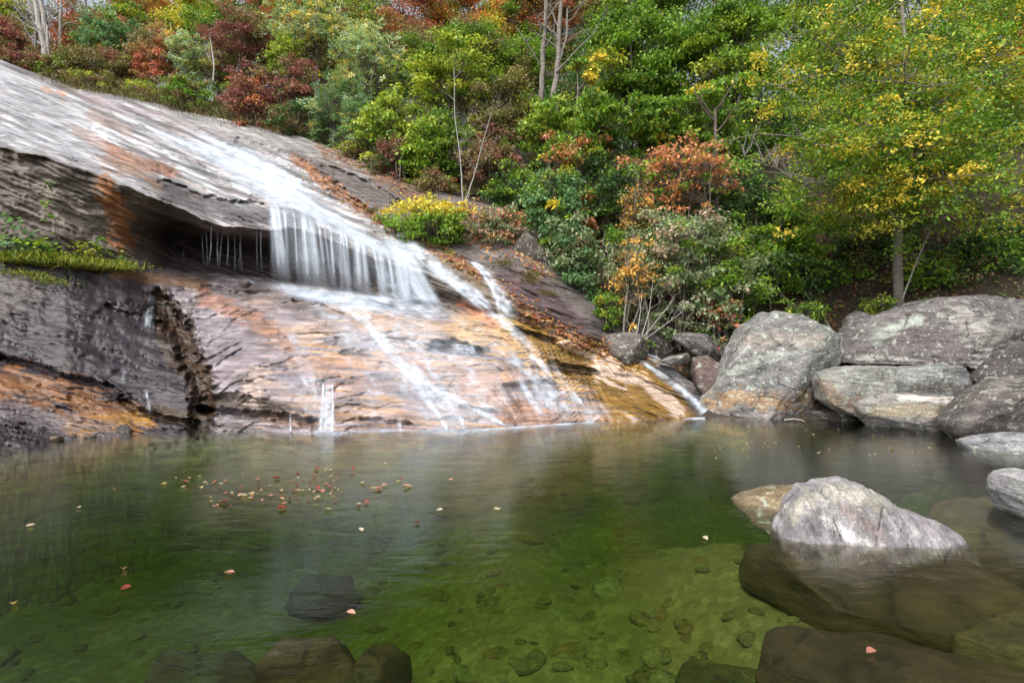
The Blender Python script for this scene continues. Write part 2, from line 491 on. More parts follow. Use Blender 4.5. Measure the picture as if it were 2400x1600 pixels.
# second terrace step in the falls (right of the curtain)
disp += 0.35 * (1 - sstep(0, 26, np.abs(GY - (600 + 0.28 * (GX - 860))))) * sstep(850, 900, GX) * (1 - sstep(985, 1020, GX))
disp *= 1 - 0.5 * sstep(6.0, 6.1, GQ)
ck = np.abs(strata(GX, GY, 0.40, 190, 17, 171, 4)); ckU = (1 - sstep(0.0, 0.05, ck)) * sstep(-.1, .3, fbm(GX / 120, vU / 40, seed=172, o=2)) * upper
ck = np.abs(fbm(GX / 150, vL / 15, seed=173, o=4)); ckL = (1 - sstep(0.0, 0.055, ck)) * sstep(-.05, .35, fbm(GX / 100, vL / 40, seed=174, o=2)) * lower
disp -= 0.05 * ckU + 0.04 * ckL
# right-hand dark slab rises above the gully
disp += 0.5 * (1 - sstep(30, 75, dist_poly(GX, GY, [(1180, 640), (1260, 690), (1350, 765)])))
disp += 0.35 * (1 - sstep(20, 60, dist_poly(GX, GY, [(770, 385), (850, 430), (900, 450)])))
# gully bowl behind the water edge
REL = GD - disp
VX = (GX - 1200) / F * REL; VZ = H - (GY - 800) / F * REL
def relief_at(px, py):
    """distance of the rock face in a direction (px, py)"""
    px = np.asarray(px, float); py = np.asarray(py, float)
    ci = np.clip((px - cx[0]) / STEP, 0, len(cx) - 1.001); c0 = ci.astype(int); f = ci - c0
    def samp(c, y):
        c = c.ravel(); y = y.ravel(); o = np.empty(len(y))
        for k in range(0, len(y), 4000):
            cc = c[k:k + 4000]; yy = y[k:k + 4000]
            G_ = GY[:, cc]; R_ = REL[:, cc]
            i_ = np.clip((G_ < yy[None]).sum(0), 1, G_.shape[0] - 1); q_ = np.arange(len(cc))
            y0, y1 = G_[i_ - 1, q_], G_[i_, q_]
            t_ = np.clip((yy - y0) / (y1 - y0 + 1e-9), 0, 1)
            o[k:k + 4000] = R_[i_ - 1, q_] * (1 - t_) + R_[i_, q_] * t_
        return o.reshape(px.shape)
    return samp(c0, py) * (1 - f) + samp(c0 + 1, py) * f

# colours of the rock itself: mineral bands, algae, moss, stains, plus shade painted in the hollow
def paint(col, X, Y, pts, wid, color, s=1.0, jag=14, fu=60, fv=14, slope=0.1, seed=90, closed=False, soft=0.5):
    n = fbm(X / fu, (Y - slope * X) / fv, seed=seed, o=4)
    if closed:
        d = dist_poly(X, Y, pts + [pts[0]]); d = np.where(in_poly(X, Y, pts), -d, d)
        m = 1 - sstep(-wid * soft, wid * soft, d + jag * n)
    else:
        d = dist_poly(X, Y, pts)
        m = 1 - sstep(wid * (1 - soft), wid, d + jag * n)
    m = (m * s)[..., None]
    return col * (1 - m) + np.array(color) * m
UPC, LOC = np.array((0.275, 0.275, 0.29)), np.array((0.27, 0.23, 0.25))
sU = strata(GX, GY, 0.40, 150, 11, 70, 5)[..., None]
sL = strata(GX, GY, 0.03, 130, 9, 71, 5)[..., None]
cu = UPC * np.exp(1.15 * sU) + np.array((0.05, -0.01, -0.04)) * np.clip(strata(GX, GY, 0.4, 90, 20, 72, 3), 0, 1)[..., None]
cl = LOC * (1 + 0.6 * sL)
pk = np.clip(strata(GX, GY, 0.05, 190, 8, 73, 5) * 1.7 + 0.28, 0, 1)[..., None] * sstep(480, 760, GX)[..., None]
cl = cl * (1 - pk) + np.array((0.47, 0.27, 0.13)) * pk * (1 + 0.3 * sL)
cw = np.array((0.125, 0.10, 0.085)) * (1 + 0.5 * fbm(GX / 110, (GY - .42 * GX) / 9, seed=74, o=5))[..., None]
col = cu * upper[..., None] + cl * lower[..., None] + cw * wall[..., None]
PT = lambda *a, **k: paint(col, GX, GY, *a, **k)
# left dark wet slab and its orange foot
col = PT([(-540, 560), (300, 615), (372, 690), (440, 800), (470, 1010), (300, 1040), (-540, 1130)], 40, (0.036, 0.026, 0.034), 0.97, closed=True, jag=10)
col = PT([(0, 620), (60, 680), (0, 720)], 45, (0.12, 0.09, 0.075), 0.45, jag=34)
col = PT([(-100, 900), (60, 905), (200, 945), (310, 985)], 45, (0.30, 0.13, 0.045), 0.85, jag=50, fv=9, slope=0.15)
col = PT([(170, 1000), (260, 990), (340, 985)], 28, (0.45, 0.22, 0.04), 0.85, jag=14, slope=0.1)
col = PT([(0, 960), (120, 985), (250, 1010)], 26, (0.22, 0.18, 0.19), 0.7, jag=30, fv=7, slope=0.15)
# cleft and dripping moss
col = PT(CLEFT, 40, (0.055, 0.027, 0.012), 0.97, jag=18, fu=18, fv=14)
col = PT([(350, 720), (375, 740), (380, 790), (400, 850), (470, 900)], 16, (0.06, 0.035, 0.02), 0.9, jag=8, fu=18, fv=10)
col = PT([(470, 945), (600, 940), (700, 972), (740, 990)], 18, (0.05, 0.03, 0.015), 0.9, jag=9)
col = PT([(340, 965), (470, 985)], 20, (0.07, 0.04, 0.015), 0.85, jag=9)
col = PT([(270, 640), (380, 655), (480, 668)], 16, (0.20, 0.10, 0.035), 0.7, jag=10)
# centre slab: pink and violet patches, darker strokes along carved cracks
for pts, wi, cc, s in [
    ([(480, 700), (560, 730), (680, 800)], 24, (0.44, 0.20, 0.11), 0.55),
    ([(490, 760), (560, 800), (640, 850), (700, 880)], 40, (0.22, 0.19, 0.23), 0.6),
    ([(600, 870), (590, 900), (600, 930)], 22, (0.55, 0.42, 0.36), 0.7),
    ([(700, 780), (900, 760), (1050, 770)], 26, (0.46, 0.30, 0.20), 0.55),
    ([(650, 720), (750, 750), (880, 800)], 24, (0.22, 0.19, 0.22), 0.5),
    ([(700, 850), (850, 840), (1000, 860), (1200, 880)], 24, (0.52, 0.28, 0.16), 0.6),
    ([(760, 905), (900, 900), (980, 930)], 26, (0.24, 0.19, 0.22), 0.6),
    ([(620, 990), (900, 960), (1000, 990)], 15, (0.40, 0.25, 0.17), 0.6),
    ([(1080, 770), (1200, 800), (1340, 890)], 44, (0.55, 0.33, 0.13), 0.75),
    ([(1100, 900), (1200, 960), (1300, 990)], 40, (0.40, 0.22, 0.14), 0.65),
    ([(1180, 745), (1300, 800), (1400, 850), (1440, 900)], 30, (0.50, 0.31, 0.05), 0.7),
    ([(500, 680), (640, 700), (760, 735)], 12, (0.10, 0.085, 0.09), 0.6),
    ([(1090, 710), (1130, 740), (1150, 760)], 22, (0.52, 0.24, 0.14), 0.8),
    ([(1190, 915), (1300, 905)], 16, (0.10, 0.08, 0.085), 0.7),
    ([(1010, 812), (1130, 822)], 16, (0.055, 0.05, 0.055), 0.9),
    ([(805, 826), (870, 828)], 10, (0.07, 0.06, 0.07), 0.85),
    ([(815, 708), (930, 722)], 11, (0.07, 0.055, 0.055), 0.85),
    ([(470, 992), (740, 1000)], 10, (0.08, 0.07, 0.07), 0.6)]:
    col = PT(pts, wi, cc, s, jag=22, fu=90, fv=9, slope=0.06, seed=91 + int(wi))
# golden moss and pale quartz at the right foot, dark strokes on carved cracks
col = PT([(1200, 760), (1330, 800), (1440, 835), (1500, 850), (1660, 960), (1640, 990), (1440, 985), (1400, 930), (1300, 860)], 24, (0.21, 0.115, 0.018), 0.95, closed=True, jag=26, fu=60, fv=12, slope=0.5)
for pts, wi in [([(1330, 795), (1400, 830), (1440, 850)], 26), ([(1400, 866), (1500, 890), (1560, 935), (1590, 962)], 19),
                ([(1400, 885), (1460, 910)], 8), ([(1290, 770), (1340, 800)], 14)]:
    col = PT(pts, wi, (0.62, 0.47, 0.38), 0.9, jag=9, fu=40, fv=8, slope=0.5)
col = PT([(1290, 858), (1400, 872)], 11, (0.05, 0.035, 0.02), 0.8, jag=9)
col = PT([(1210, 775), (1290, 795)], 10, (0.05, 0.03, 0.02), 0.8, jag=9)
# upper slab: rusty seams
for pts, wi, cc, s in [
    ([(105, 208), (150, 225)], 7, (0.42, 0.20, 0.11), 0.8),
    ([(180, 305), (250, 345), (330, 385), (400, 400)], 20, (0.28, 0.13, 0.07), 0.8),
    ([(220, 370), (320, 405), (400, 445), (470, 465)], 15, (0.22, 0.12, 0.07), 0.75),
    ([(210, 265), (300, 310)], 16, (0.30, 0.20, 0.16), 0.5),
    ([(60, 165), (200, 230), (300, 290)], 7, (0.16, 0.12, 0.11), 0.6),
    ([(0, 200), (100, 260), (200, 330)], 60, (0.42, 0.43, 0.46), 0.4),
    ([(0, 300), (150, 345), (220, 380)], 22, (0.34, 0.35, 0.37), 0.5),
    ([(400, 448), (480, 485), (560, 505), (640, 515), (720, 520)], 34, (0.085, 0.075, 0.08), 0.9),
    ([(200, 225), (330, 260), (500, 300), (640, 350)], 16, (0.24, 0.19, 0.21), 0.6)]:
    col = PT(pts, wi, cc, s, jag=16, fu=80, fv=9, slope=0.42, seed=95 + int(wi))
# brown bank and dark rock right of the stream, leaf litter
col = PT([(560, 290), (760, 325), (1000, 425), (1180, 480), (1300, 590), (1420, 720), (1540, 820), (1440, 810), (1330, 790), (1220, 745), (1120, 660), (1000, 560), (880, 490), (790, 440), (690, 370)], 14, (0.115, 0.095, 0.09), 0.95, closed=True, jag=14, fu=70, fv=16, slope=0.5)
col = PT([(420, 255), (620, 320), (780, 350), (870, 400)], 34, (0.26, 0.255, 0.25), 0.8, jag=22, fu=60, fv=9, slope=0.3)
col = PT([(690, 372), (790, 450), (880, 510), (990, 570), (1120, 640), (1260, 745)], 13, (0.24, 0.105, 0.05), 0.85, jag=12, fu=20, fv=10)
col = PT([(760, 345), (870, 395), (1000, 470), (1100, 540)], 22, (0.16, 0.085, 0.05), 0.75, jag=22, fu=18, fv=10)
col = PT([(880, 505), (960, 545), (1060, 595)], 8, (0.16, 0.17, 0.03), 0.7, jag=8, fu=16, fv=10)
col = PT([(1190, 650), (1270, 700), (1350, 775)], 42, (0.082, 0.055, 0.058), 0.95, jag=10)
col = PT([(1010, 610), (1090, 650), (1170, 700), (1230, 740)], 26, (0.12, 0.085, 0.045), 0.85, jag=16, fu=20)
# under the overhang: its shade is darkened into the rock colour
cave_shade = ((GQ > 2.15) & (GQ < 4.0)).astype(float) * sstep(330, 400, GX) * (1 - sstep(820, 900, GX))
col = col * (1 - cave_shade[..., None] * 0.85) + np.array((0.035, 0.024, 0.027)) * cave_shade[..., None] * 0.85
col = PT([(250, 440), (275, 490), (290, 560)], 34, (0.30, 0.115, 0.03), 0.75, jag=28, fu=30, fv=20)
col = PT([(60, 400), (120, 480), (220, 520)], 40, (0.27, 0.23, 0.20), 0.5, jag=38, fu=50, fv=14)
col = PT([(850, 640), (930, 690), (1000, 710)], 30, (0.06, 0.045, 0.045), 0.6, jag=15)
col = PT([(1660, 940), (2000, 950), (2560, 990)], 70, (0.05, 0.038, 0.032), 0.95, jag=5)
dkp = fbm(GX / 110, vL / 26, seed=181, o=4)
col = col * (1 - (0.18 + .14 * (1 - sstep(380, 460, GX))) * lower)[..., None] * np.exp(.38 * dkp * lower)[..., None] * (1 - .55 * (ckU + ckL)[..., None]) * np.exp(.5 * strata(GX, GY, .4, 70, 4.5, 175, 3) * upper + .3 * fbm(GX / 60, vL / 5, seed=176, o=3) * lower)[..., None]
wet = 0.9 * lower + 0.45 * upper + 0.3 * wall
dry = sstep(0, 30, (GX * 0.62 - GY + 20)) * (GX > 500)
wet = wet * (1 - 0.65 * dry)
wet = np.clip(wet + 0.25 * fbm(GX / 60, GY / 30, seed=77, o=3) + 0.25 * (1 - sstep(20, 50, dcleft)), 0, 1)
uw = sstep(0.0, -0.7, VZ)[..., None]
col = col * (1 - uw) + np.array((0.13, 0.12, 0.05)) * uw
wet = wet * (1 - uw[..., 0])
V = np.stack([VX, REL, VZ], -1).reshape(-1, 3)
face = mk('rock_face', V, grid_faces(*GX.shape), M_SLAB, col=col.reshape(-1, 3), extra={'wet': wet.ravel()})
tag(face, kind='structure')

# ------------------------------------------------------------------ hillside and pool bed
HB = np.array([  # X, Y, Z along the foot of the wooded slope, and its steepness
 (-60, 30, 17.5, .25), (-28, 25, 15.2, .28), (-21.6, 24, 13.3, .28), (-16.5, 24.5, 12.0, .38), (-12.3, 23.5, 10.7, .55), (-8.4, 22.5, 9.5, .68),
 (-5.4, 20.5, 8.0, .75), (-2, 18, 6.1, .78), (-.26, 17, 5.3, .80), (1.16, 15.5, 3.7, .82), (2.2, 14.5, 2.3, .85),
 (3.15, 14, 1.45, .85), (4, 13.6, 0.95, .82), (5.5, 13.6, 1.3, .8), (8, 13.6, 2.0, .78), (12, 12.0, 2.5, .7), (20, 8, 3.0, .55), (60, -10, 8, .4)])
def hill(X, Y):
    yb = np.interp(X, HB[:, 0], HB[:, 1]); zb = np.interp(X, HB[:, 0], HB[:, 2]); s = np.interp(X, HB[:, 0], HB[:, 3])
    up = Y - yb
    z = zb - 0.12 + np.where(up > 0, s * (up - 0.006 * np.minimum(up, 60) ** 2), 0)
    z = z + np.where(up < 0, np.where(X < 4, 1.7, 0.75) * up, 0)
    z = z + 0.25 * fbm(X / 2.3, Y / 2.3, seed=120, o=3) * np.clip(up + .5, 0, 1)
    return np.maximum(z, -2.2)
def bed(X, Y):
    d = 0.5 + 0.55 * sstep(2.4, 0.6, X) + 0.75 * sstep(0.4, -2.4, X)
    d = d + 0.9 * sstep(5.5, 8.5, Y) * sstep(-0.6, 2.6, X)
    d = d * (0.55 + 0.45 * sstep(1.2, 4.0, Y))
    d = d + 0.10 * fbm(X / 1.1, Y / 1.1, seed=121, o=3) + 0.03 * fbm(X / .2, Y / .2, seed=122, o=2)
    sh = sstep(1.6, 0.2, Y)
    z = -d * (1 - sh) + 0.25 * sh
    z = np.where(X > 6.2, z + (X - 6.2) * 0.35, z)
    return z
def hill_hit(px, py, default=34):
    for D in np.arange(9, 70, 0.15):
        p = wpt(px, py, D)
        if hill(p[0], p[1]) >= p[2] and D > np.interp(p[0], HB[:, 0], HB[:, 1]) - 0.3: return float(D)
    return float(default)
xs = np.concatenate([np.arange(-90, -24, 3), np.arange(-24, 16, 0.22), np.arange(16, 90, 3)])
ys = np.concatenate([np.arange(6, 34, 0.22), np.arange(34, 160, 3)])
X, Y = np.meshgrid(xs, ys)
Z = hill(X, Y)
lit = fbm(X / 1.2, Y / 1.2, seed=125, o=4)
tag(mk('hillside', np.stack([X, Y, Z], -1).reshape(-1, 3), grid_faces(*X.shape)[:, ::-1], M_SOIL), kind='structure')

def bed_material():
    t = NT('pool_bed_gravel')
    tc = t.n('ShaderNodeTexCoord').outputs['Object']
    v = t.n('ShaderNodeTexVoronoi'); v.inputs['Scale'].default_value = 13.0; t.l(tc, v.inputs['Vector'])
    v2 = t.n('ShaderNodeTexVoronoi'); v2.inputs['Scale'].default_value = 31.0; t.l(tc, v2.inputs['Vector'])
    n = t.noise(tc, 1.1, 8, 0.72, 0.4)
    hue = t.ramp(v.outputs['Color'], [(0.1, (0.11, 0.09, 0.04)), (0.5, (0.16, 0.14, 0.06)), (0.9, (0.24, 0.21, 0.10))])
    hue2 = t.ramp(v2.outputs['Color'], [(0.2, 0.6), (0.8, 1.4)])
    c = t.mix(0.35, hue, hue2, 'MULTIPLY')
    c = t.mix(t.ramp(n, [(0.35, 0.0), (0.62, 0.85)]), c, (0.085, 0.08, 0.03))
    p = t.n('ShaderNodeBsdfPrincipled'); t.l(c, p.inputs['Base Color']); p.inputs['Roughness'].default_value = 0.9
    t.l(t.bump(n, 0.6, 0.05), p.inputs['Normal'])
    t.l(p.outputs[0], t.out.inputs['Surface'])
    return t.m
M_BED = bed_material()
xs = np.concatenate([np.arange(-60, -12, 2), np.arange(-12, 10, 0.1), np.arange(10, 60, 2)])
ys = np.concatenate([np.arange(-60, -1, 2), np.arange(-1, 16.5, 0.1)])
X, Y = np.meshgrid(xs, ys)
bedo = mk('pool_bed', np.stack([X, Y, bed(X, Y)], -1).reshape(-1, 3), grid_faces(*X.shape)[:, ::-1], M_BED)
tag(bedo, kind='structure')

# pool: closed body of water
bx0, bx1, by0, by1, bz = -16.0, 12.5, -1.5, 15.0, -2.6
Vb = [(bx0, by0, bz), (bx1, by0, bz), (bx1, by1, bz), (bx0, by1, bz), (bx0, by0, 0), (bx1, by0, 0), (bx1, by1, 0), (bx0, by1, 0)]
Fb = [(0, 3, 2, 1), (4, 5, 6, 7), (0, 1, 5, 4), (1, 2, 6, 5), (2, 3, 7, 6), (3, 0, 4, 7)]
tag(mk('pool_water', Vb, np.array(Fb), M_POOL, smooth=False), kind='structure')

# ------------------------------------------------------------------ flowing water
OFFC = [0]
def sheet(name, rows, alpha=0.7, off=0.05, n_s=70, edge=0.3, fade=(0.05, 0.08), taper=None, ns_t=None, amp=0, soft=0.25, mod=.55):
    """rows: [(xl, yl, xr, yr, density)] from top to bottom; the water clings to the rock and drops free where the rock falls back"""
    rows = np.array(rows, float)
    OFFC[0] += 1; off = off + 0.006 * (OFFC[0] % 9)
    L = np.concatenate([[0], np.cumsum(np.hypot(np.diff(rows[:, 0] + rows[:, 2]), np.diff(rows[:, 1] + rows[:, 3])) / 2)])
    s = np.linspace(0, 1, n_s)
    R = np.stack([np.interp(s, L / L[-1], rows[:, k]) for k in range(5)], 1)
    for k in range(4):
        R[:, k] = smooth1(R[:, k], 5)
    wpx = np.hypot(R[:, 2] - R[:, 0], R[:, 3] - R[:, 1]).max()
    nt_ = ns_t or int(max(5, min(90, wpx / 4)))
    t = np.linspace(0, 1, nt_)
    PX = R[:, 0:1] * (1 - t) + R[:, 2:3] * t
    PY = R[:, 1:2] * (1 - t) + R[:, 3:4] * t
    D = relief_at(PX, PY) - off
    D = np.minimum.accumulate(D, axis=0)
    al = R[:, 4:5] * np.ones_like(t)[None, :]
    e = np.minimum(t, 1 - t)
    al = al * sstep(0, edge, e)[None, :]
    al = al * sstep(0, fade[0], s)[:, None] * sstep(0, fade[1], 1 - s)[:, None]
    al = al + amp * fbm(PX / 30, PY / 60, seed=140, o=2)
    al = al * (.92 + mod * fbm(PX / 26 + OFFC[0], PY / 15, seed=141, o=3))
    al = np.clip(al, 0, 1) * alpha
    W3 = np.stack([(PX - 1200) / F * D, D, H - (PY - 800) / F * D], -1)
    du = wpx * 13 / F
    U = np.stack([t[None, :] * du * np.ones_like(PX) + rows[0, 0] * 0.37, s[:, None] * L[-1] * 13 / F * np.ones_like(PX) + rows[0, 1]], -1)
    o = mk(name, W3.reshape(-1, 3), grid_faces(n_s, nt_), M_FALL, extra={'alpha': al.ravel(), 'soft': np.full(al.size, soft)}, uv=U.reshape(-1, 2))
    tag(o, kind='structure')
    return o
def stream(name, pts, dens=0.8, **kw):
    """pts: (x, y, half width) centre line"""
    rows = []
    for i, (x, y, hw) in enumerate(pts):
        a = pts[max(0, i - 1)]; b = pts[min(len(pts) - 1, i + 1)]
        dx, dy = b[0] - a[0], b[1] - a[1]; l = math.hypot(dx, dy)
        nx, ny = dy / l, -dx / l
        if abs(nx) < 0.25: nx = math.copysign(0.25, nx)
        rows.append((x - nx * hw, y - ny * hw, x + nx * hw, y + ny * hw, dens))
    return sheet(name, rows, **kw)

# upper run over the slab
sheet('upper_cascade', [(215, 240, 245, 240, .25), (310, 285, 345, 275, .4), (385, 330, 440, 315, .6), (470, 380, 560, 350, .75),
      (560, 435, 660, 400, .8), (610, 460, 735, 450, .8), (640, 480, 790, 478, .7)], alpha=0.85, n_s=90, off=0.06, edge=.4)
stream('upper_cascade', [(330, 290, 5), (400, 322, 10), (480, 358, 14), (560, 395, 16), (640, 428, 18), (710, 458, 20)], .95, alpha=.95, n_s=80, edge=.5)
sheet('upper_cascade', [(420, 315, 470, 300, .3), (500, 350, 575, 338, .75), (570, 385, 655, 378, .9), (640, 425, 722, 425, .9), (700, 455, 760, 470, .7)], alpha=0.95, off=0.10, n_s=80, edge=.35)
# water crossing the broad crown of the falls
sheet('crown_sheet', [(600, 440, 740, 460, .8), (640, 470, 830, 520, .75), (690, 490, 900, 570, .75), (760, 520, 950, 600, .75), (850, 575, 985, 640, .8)], alpha=0.92, n_s=70, edge=.35)
# the curtain over the hollow
lipx = [625, 660, 700, 760, 820, 880, 930, 975]
lipy = [466, 476, 488, 512, 540, 575, 610, 640]
def curtain(x0, x1, y1, dens, name='curtain_fall', lean=10, a=0.8, amp=0.15, up=6):
    n = 5
    rows = []
    for k in range(n):
        f = k / (n - 1)
        ya0 = np.interp(x0, lipx, lipy) - up; ya1 = np.interp(x1, lipx, lipy) - up
        rows.append((x0 + lean * f, ya0 + (y1 - ya0) * f, x1 + lean * f, ya1 + (y1 + (x1 - x0) * .12 - ya1) * f, dens * (1 - .25 * f)))
    return sheet(name, rows, alpha=a, off=0.07, n_s=50, edge=0.22, fade=(0.06, 0.12), amp=amp)
rows = []
xsL = np.linspace(618, 985, 24)
def wide_curtain(a, lean, dens, off):
    # one broad veil, its top on the lip and its foot on the shelf
    n_s, nt_ = 60, 120
    t = np.linspace(0, 1, nt_); s = np.linspace(0, 1, n_s)
    xt = 620 + 350 * t; yt = np.interp(xt, lipx, lipy) - 14
    yb = 664 + 66 * t; xb = xt + lean
    PX = xt[None] + (xb - xt)[None] * s[:, None] ** 1.5; PY = yt[None] + (yb - yt)[None] * s[:, None]
    D = np.minimum.accumulate(relief_at(PX, PY) - off, axis=0)
    al = dens * (0.62 + 0.75 * fbm(t * 9, .5, seed=int(lean) + 160, o=3))[None] * (sstep(0, .14, t) * sstep(0, .05, 1 - t))[None] * sstep(0, .2, s)[:, None] * sstep(0, .38, (1 - s)[:, None] - .1 + .22 * fbm(t * 11, .2, seed=161, o=3)[None])
    al = np.clip(al * (1 - .15 * s[:, None]), 0, 1) * a
    W3 = np.stack([(PX - 1200) / F * D, D, H - (PY - 800) / F * D], -1)
    U = np.stack([t[None] * 3.7 + 0 * PX + lean, s[:, None] * 1.6 + 0 * PX], -1)
    tag(mk('curtain_fall', W3.reshape(-1, 3), grid_faces(n_s, nt_), M_FALL, extra={'alpha': al.ravel(), 'soft': np.full(al.size, .3)}, uv=U.reshape(-1, 2)), kind='structure')
wide_curtain(.85, 14, .55, .07)
wide_curtain(.8, 26, .42, .13)
rq = random.Random(12)
for x, hw, dn, le in [(640, 13, 1, 0), (652, 7, .9, 0), (668, 5, .7, 0), (713, 17, 1, 0), (730, 12, 1, .05), (748, 6, .8, 0), (775, 7, .7, 0), (800, 10, .8, 0), (812, 5, .9, .1), (836, 13, .95, 0), (851, 8, .95, .05),
                  (876, 6, .8, 0), (893, 12, .9, 0), (912, 6, .8, 0), (932, 16, 1, 0), (950, 10, .9, .1), (690, 4, .6, 0), (760, 4, .6, 0)]:
    yt = float(np.interp(x, lipx, lipy)) - 22 + le * 100; yb = 668 + (x - 620) * .19; ln = rq.uniform(10, 34); hw *= 1.25
    stream('curtain_strand', [(x - 14, yt, hw * .5), (x, yt + (yb - yt) * .2, hw * .9), (x + ln * .3, yt + (yb - yt) * .5, hw), (x + ln * .6, yt + (yb - yt) * .8, hw * 1.3), (x + ln, yb + rq.uniform(-8, 12), hw * 2.2)], dn, alpha=.92, off=.16, n_s=40, edge=.5, ns_t=13, fade=(.25, .5), soft=.6, mod=.12)
# bright right-hand chute
sheet('right_chute', [(870, 552, 950, 552, .6), (905, 595, 990, 612, .95), (935, 640, 1015, 660, 1), (965, 690, 1036, 700, 1), (985, 724, 1065, 736, .8)], alpha=1.0, n_s=60, edge=.3, fade=(.1, .2), soft=.6, mod=.2)
sheet('right_chute', [(840, 618, 910, 606, .3), (870, 640, 985, 640, .85), (890, 680, 1015, 690, .8), (900, 715, 1020, 725, .6)], alpha=0.9, n_s=50, fade=(.1, .2))
sheet('splash_mist', [(600, 640, 1040, 700, .2), (590, 655, 1060, 716, .75), (600, 672, 1080, 735, .7), (680, 700, 1090, 760, .3)], alpha=.75, off=.22, n_s=40, fade=(.35, .5), edge=.2, soft=.9)
sheet('upper_film', [(380, 330, 480, 300, .4), (470, 390, 600, 350, .7), (560, 450, 700, 410, .8), (640, 485, 780, 470, .7), (760, 535, 900, 560, .6), (860, 590, 990, 640, .6)], alpha=.75, off=.05, n_s=70, fade=(.3, .1), edge=.35, soft=.8)
# right branch
stream('right_branch', [(905, 520, 14), (955, 565, 26), (1000, 605, 32), (1050, 648, 30), (1100, 690, 24), (1150, 730, 22), (1200, 772, 20), (1245, 815, 18), (1300, 870, 14)], 0.95, alpha=0.93, n_s=90, edge=.5, fade=(.1, .3))
sheet('right_branch', [(1050, 640, 1090, 650, .3), (1065, 670, 1135, 680, .8), (1075, 705, 1180, 715, .7), (1090, 730, 1190, 742, .4)], alpha=0.8, edge=.4, fade=(.2, .3))
stream('far_right_branch', [(1090, 600, 6), (1130, 632, 16), (1155, 668, 22), (1180, 705, 30), (1198, 740, 34), (1210, 764, 30)], 0.9, alpha=0.88, n_s=60, edge=.45, fade=(.2, .25))
stream('far_right_branch', [(1120, 625, 5), (1150, 670, 8), (1170, 720, 10), (1185, 755, 12)], 0.95, alpha=0.9, n_s=40, edge=.5, fade=(.2, .25))
# run-out across the shelf and the centre cascade
sheet('shelf_run', [(610, 655, 1010, 700, .0), (600, 668, 1040, 715, .8), (640, 690, 1060, 735, .85), (720, 715, 1090, 755, .55), (800, 735, 1120, 775, .25)], alpha=0.85, n_s=50, fade=(0.01, 0.3))
stream('shelf_run', [(610, 664, 10), (690, 684, 20), (780, 700, 22), (860, 716, 22), (960, 735, 16)], 1, alpha=.97, soft=.5, n_s=60, edge=.5, fade=(.2, .4))
stream('centre_cascade', [(640, 668, 10), (720, 692, 20), (800, 712, 26), (850, 742, 34), (890, 785, 36), (930, 835, 26), (975, 885, 36), (1020, 930, 42), (1055, 970, 34), (1070, 1002, 30), (1078, 1012, 30)], 0.62, alpha=0.88, n_s=110, edge=.5, fade=(0.1, 0.0))
stream('centre_cascade', [(780, 705, 10), (850, 750, 14), (890, 800, 16), (930, 850, 16), (970, 890, 18), (1000, 935, 16), (1030, 975, 14), (1050, 1010, 14)], 0.8, alpha=0.9, n_s=90, edge=.5, fade=(0.1, 0.0))
stream('centre_cascade', [(940, 860, 12), (1000, 900, 20), (1050, 940, 24), (1080, 985, 20), (1090, 1010, 20)], 0.75, alpha=0.85, n_s=60, edge=.5, fade=(0.2, 0.0))
stream('centre_cascade', [(700, 700, 14), (790, 745, 30), (850, 800, 44), (900, 850, 56), (960, 905, 66), (1020, 960, 80), (1060, 1008, 84)], 0.5, alpha=0.8, n_s=90, edge=.5, fade=(0.15, 0.0), soft=.6)
stream('centre_cascade', [(1010, 900, 8), (1060, 930, 12), (1120, 960, 14), (1190, 1002, 12)], 0.85, alpha=0.85, n_s=50, edge=.5, fade=(.25, .1))
stream('slope_film', [(1040, 725, 24), (1110, 775, 40), (1190, 835, 50), (1270, 905, 60), (1360, 985, 60)], 0.7, alpha=0.72, n_s=90, edge=.5, fade=(.15, .1))
stream('slope_film', [(880, 735, 60), (980, 800, 90), (1080, 880, 120), (1160, 985, 130)], 0.62, alpha=0.75, n_s=90, fade=(0.2, 0.05), edge=.5, soft=.6)
stream('slope_film', [(640, 740, 50), (700, 830, 80), (720, 910, 80), (730, 1000, 70)], 0.6, alpha=0.68, n_s=70, fade=(0.25, 0.1), edge=.5)
stream('slope_film', [(760, 740, 50), (830, 830, 70), (880, 910, 80), (900, 1000, 80)], 0.6, alpha=0.68, n_s=70, fade=(0.25, 0.1), edge=.5)
stream('foot_trickle', [(1195, 860, 8), (1220, 895, 16), (1245, 935, 20), (1280, 990, 16)], 0.85, alpha=0.82, n_s=40, edge=.5, fade=(.25, .2))
stream('foot_trickle', [(1330, 905, 10), (1365, 945, 22), (1395, 988, 34)], 0.8, alpha=0.84, n_s=40, fade=(.3, 0), edge=.5)
stream('foot_trickle', [(1225, 825, 10), (1265, 850, 16), (1300, 885, 18)], 0.8, alpha=0.8, n_s=30, fade=(.3, .3), edge=.5)
stream('foot_fall', [(772, 885, 8), (768, 930, 18), (764, 975, 26), (762, 1014, 34)], 0.8, alpha=0.88, n_s=50, fade=(.2, 0), edge=.45)
stream('foot_fall', [(758, 890, 4), (756, 940, 6), (750, 1014, 9)], 0.95, alpha=0.9, n_s=40, fade=(.1, 0), edge=.5)
stream('foot_fall', [(778, 892, 4), (780, 940, 6), (778, 1014, 9)], 0.95, alpha=0.9, n_s=40, fade=(.1, 0), edge=.5)
stream('foot_fall', [(935, 985, 14), (940, 1012, 16)], 0.8, alpha=0.8, n_s=20, fade=(.2, 0), edge=.5)
stream('foot_fall', [(680, 965, 3), (681, 1012, 5)], 0.9, alpha=0.8, n_s=20, fade=(.2, 0), edge=.5)
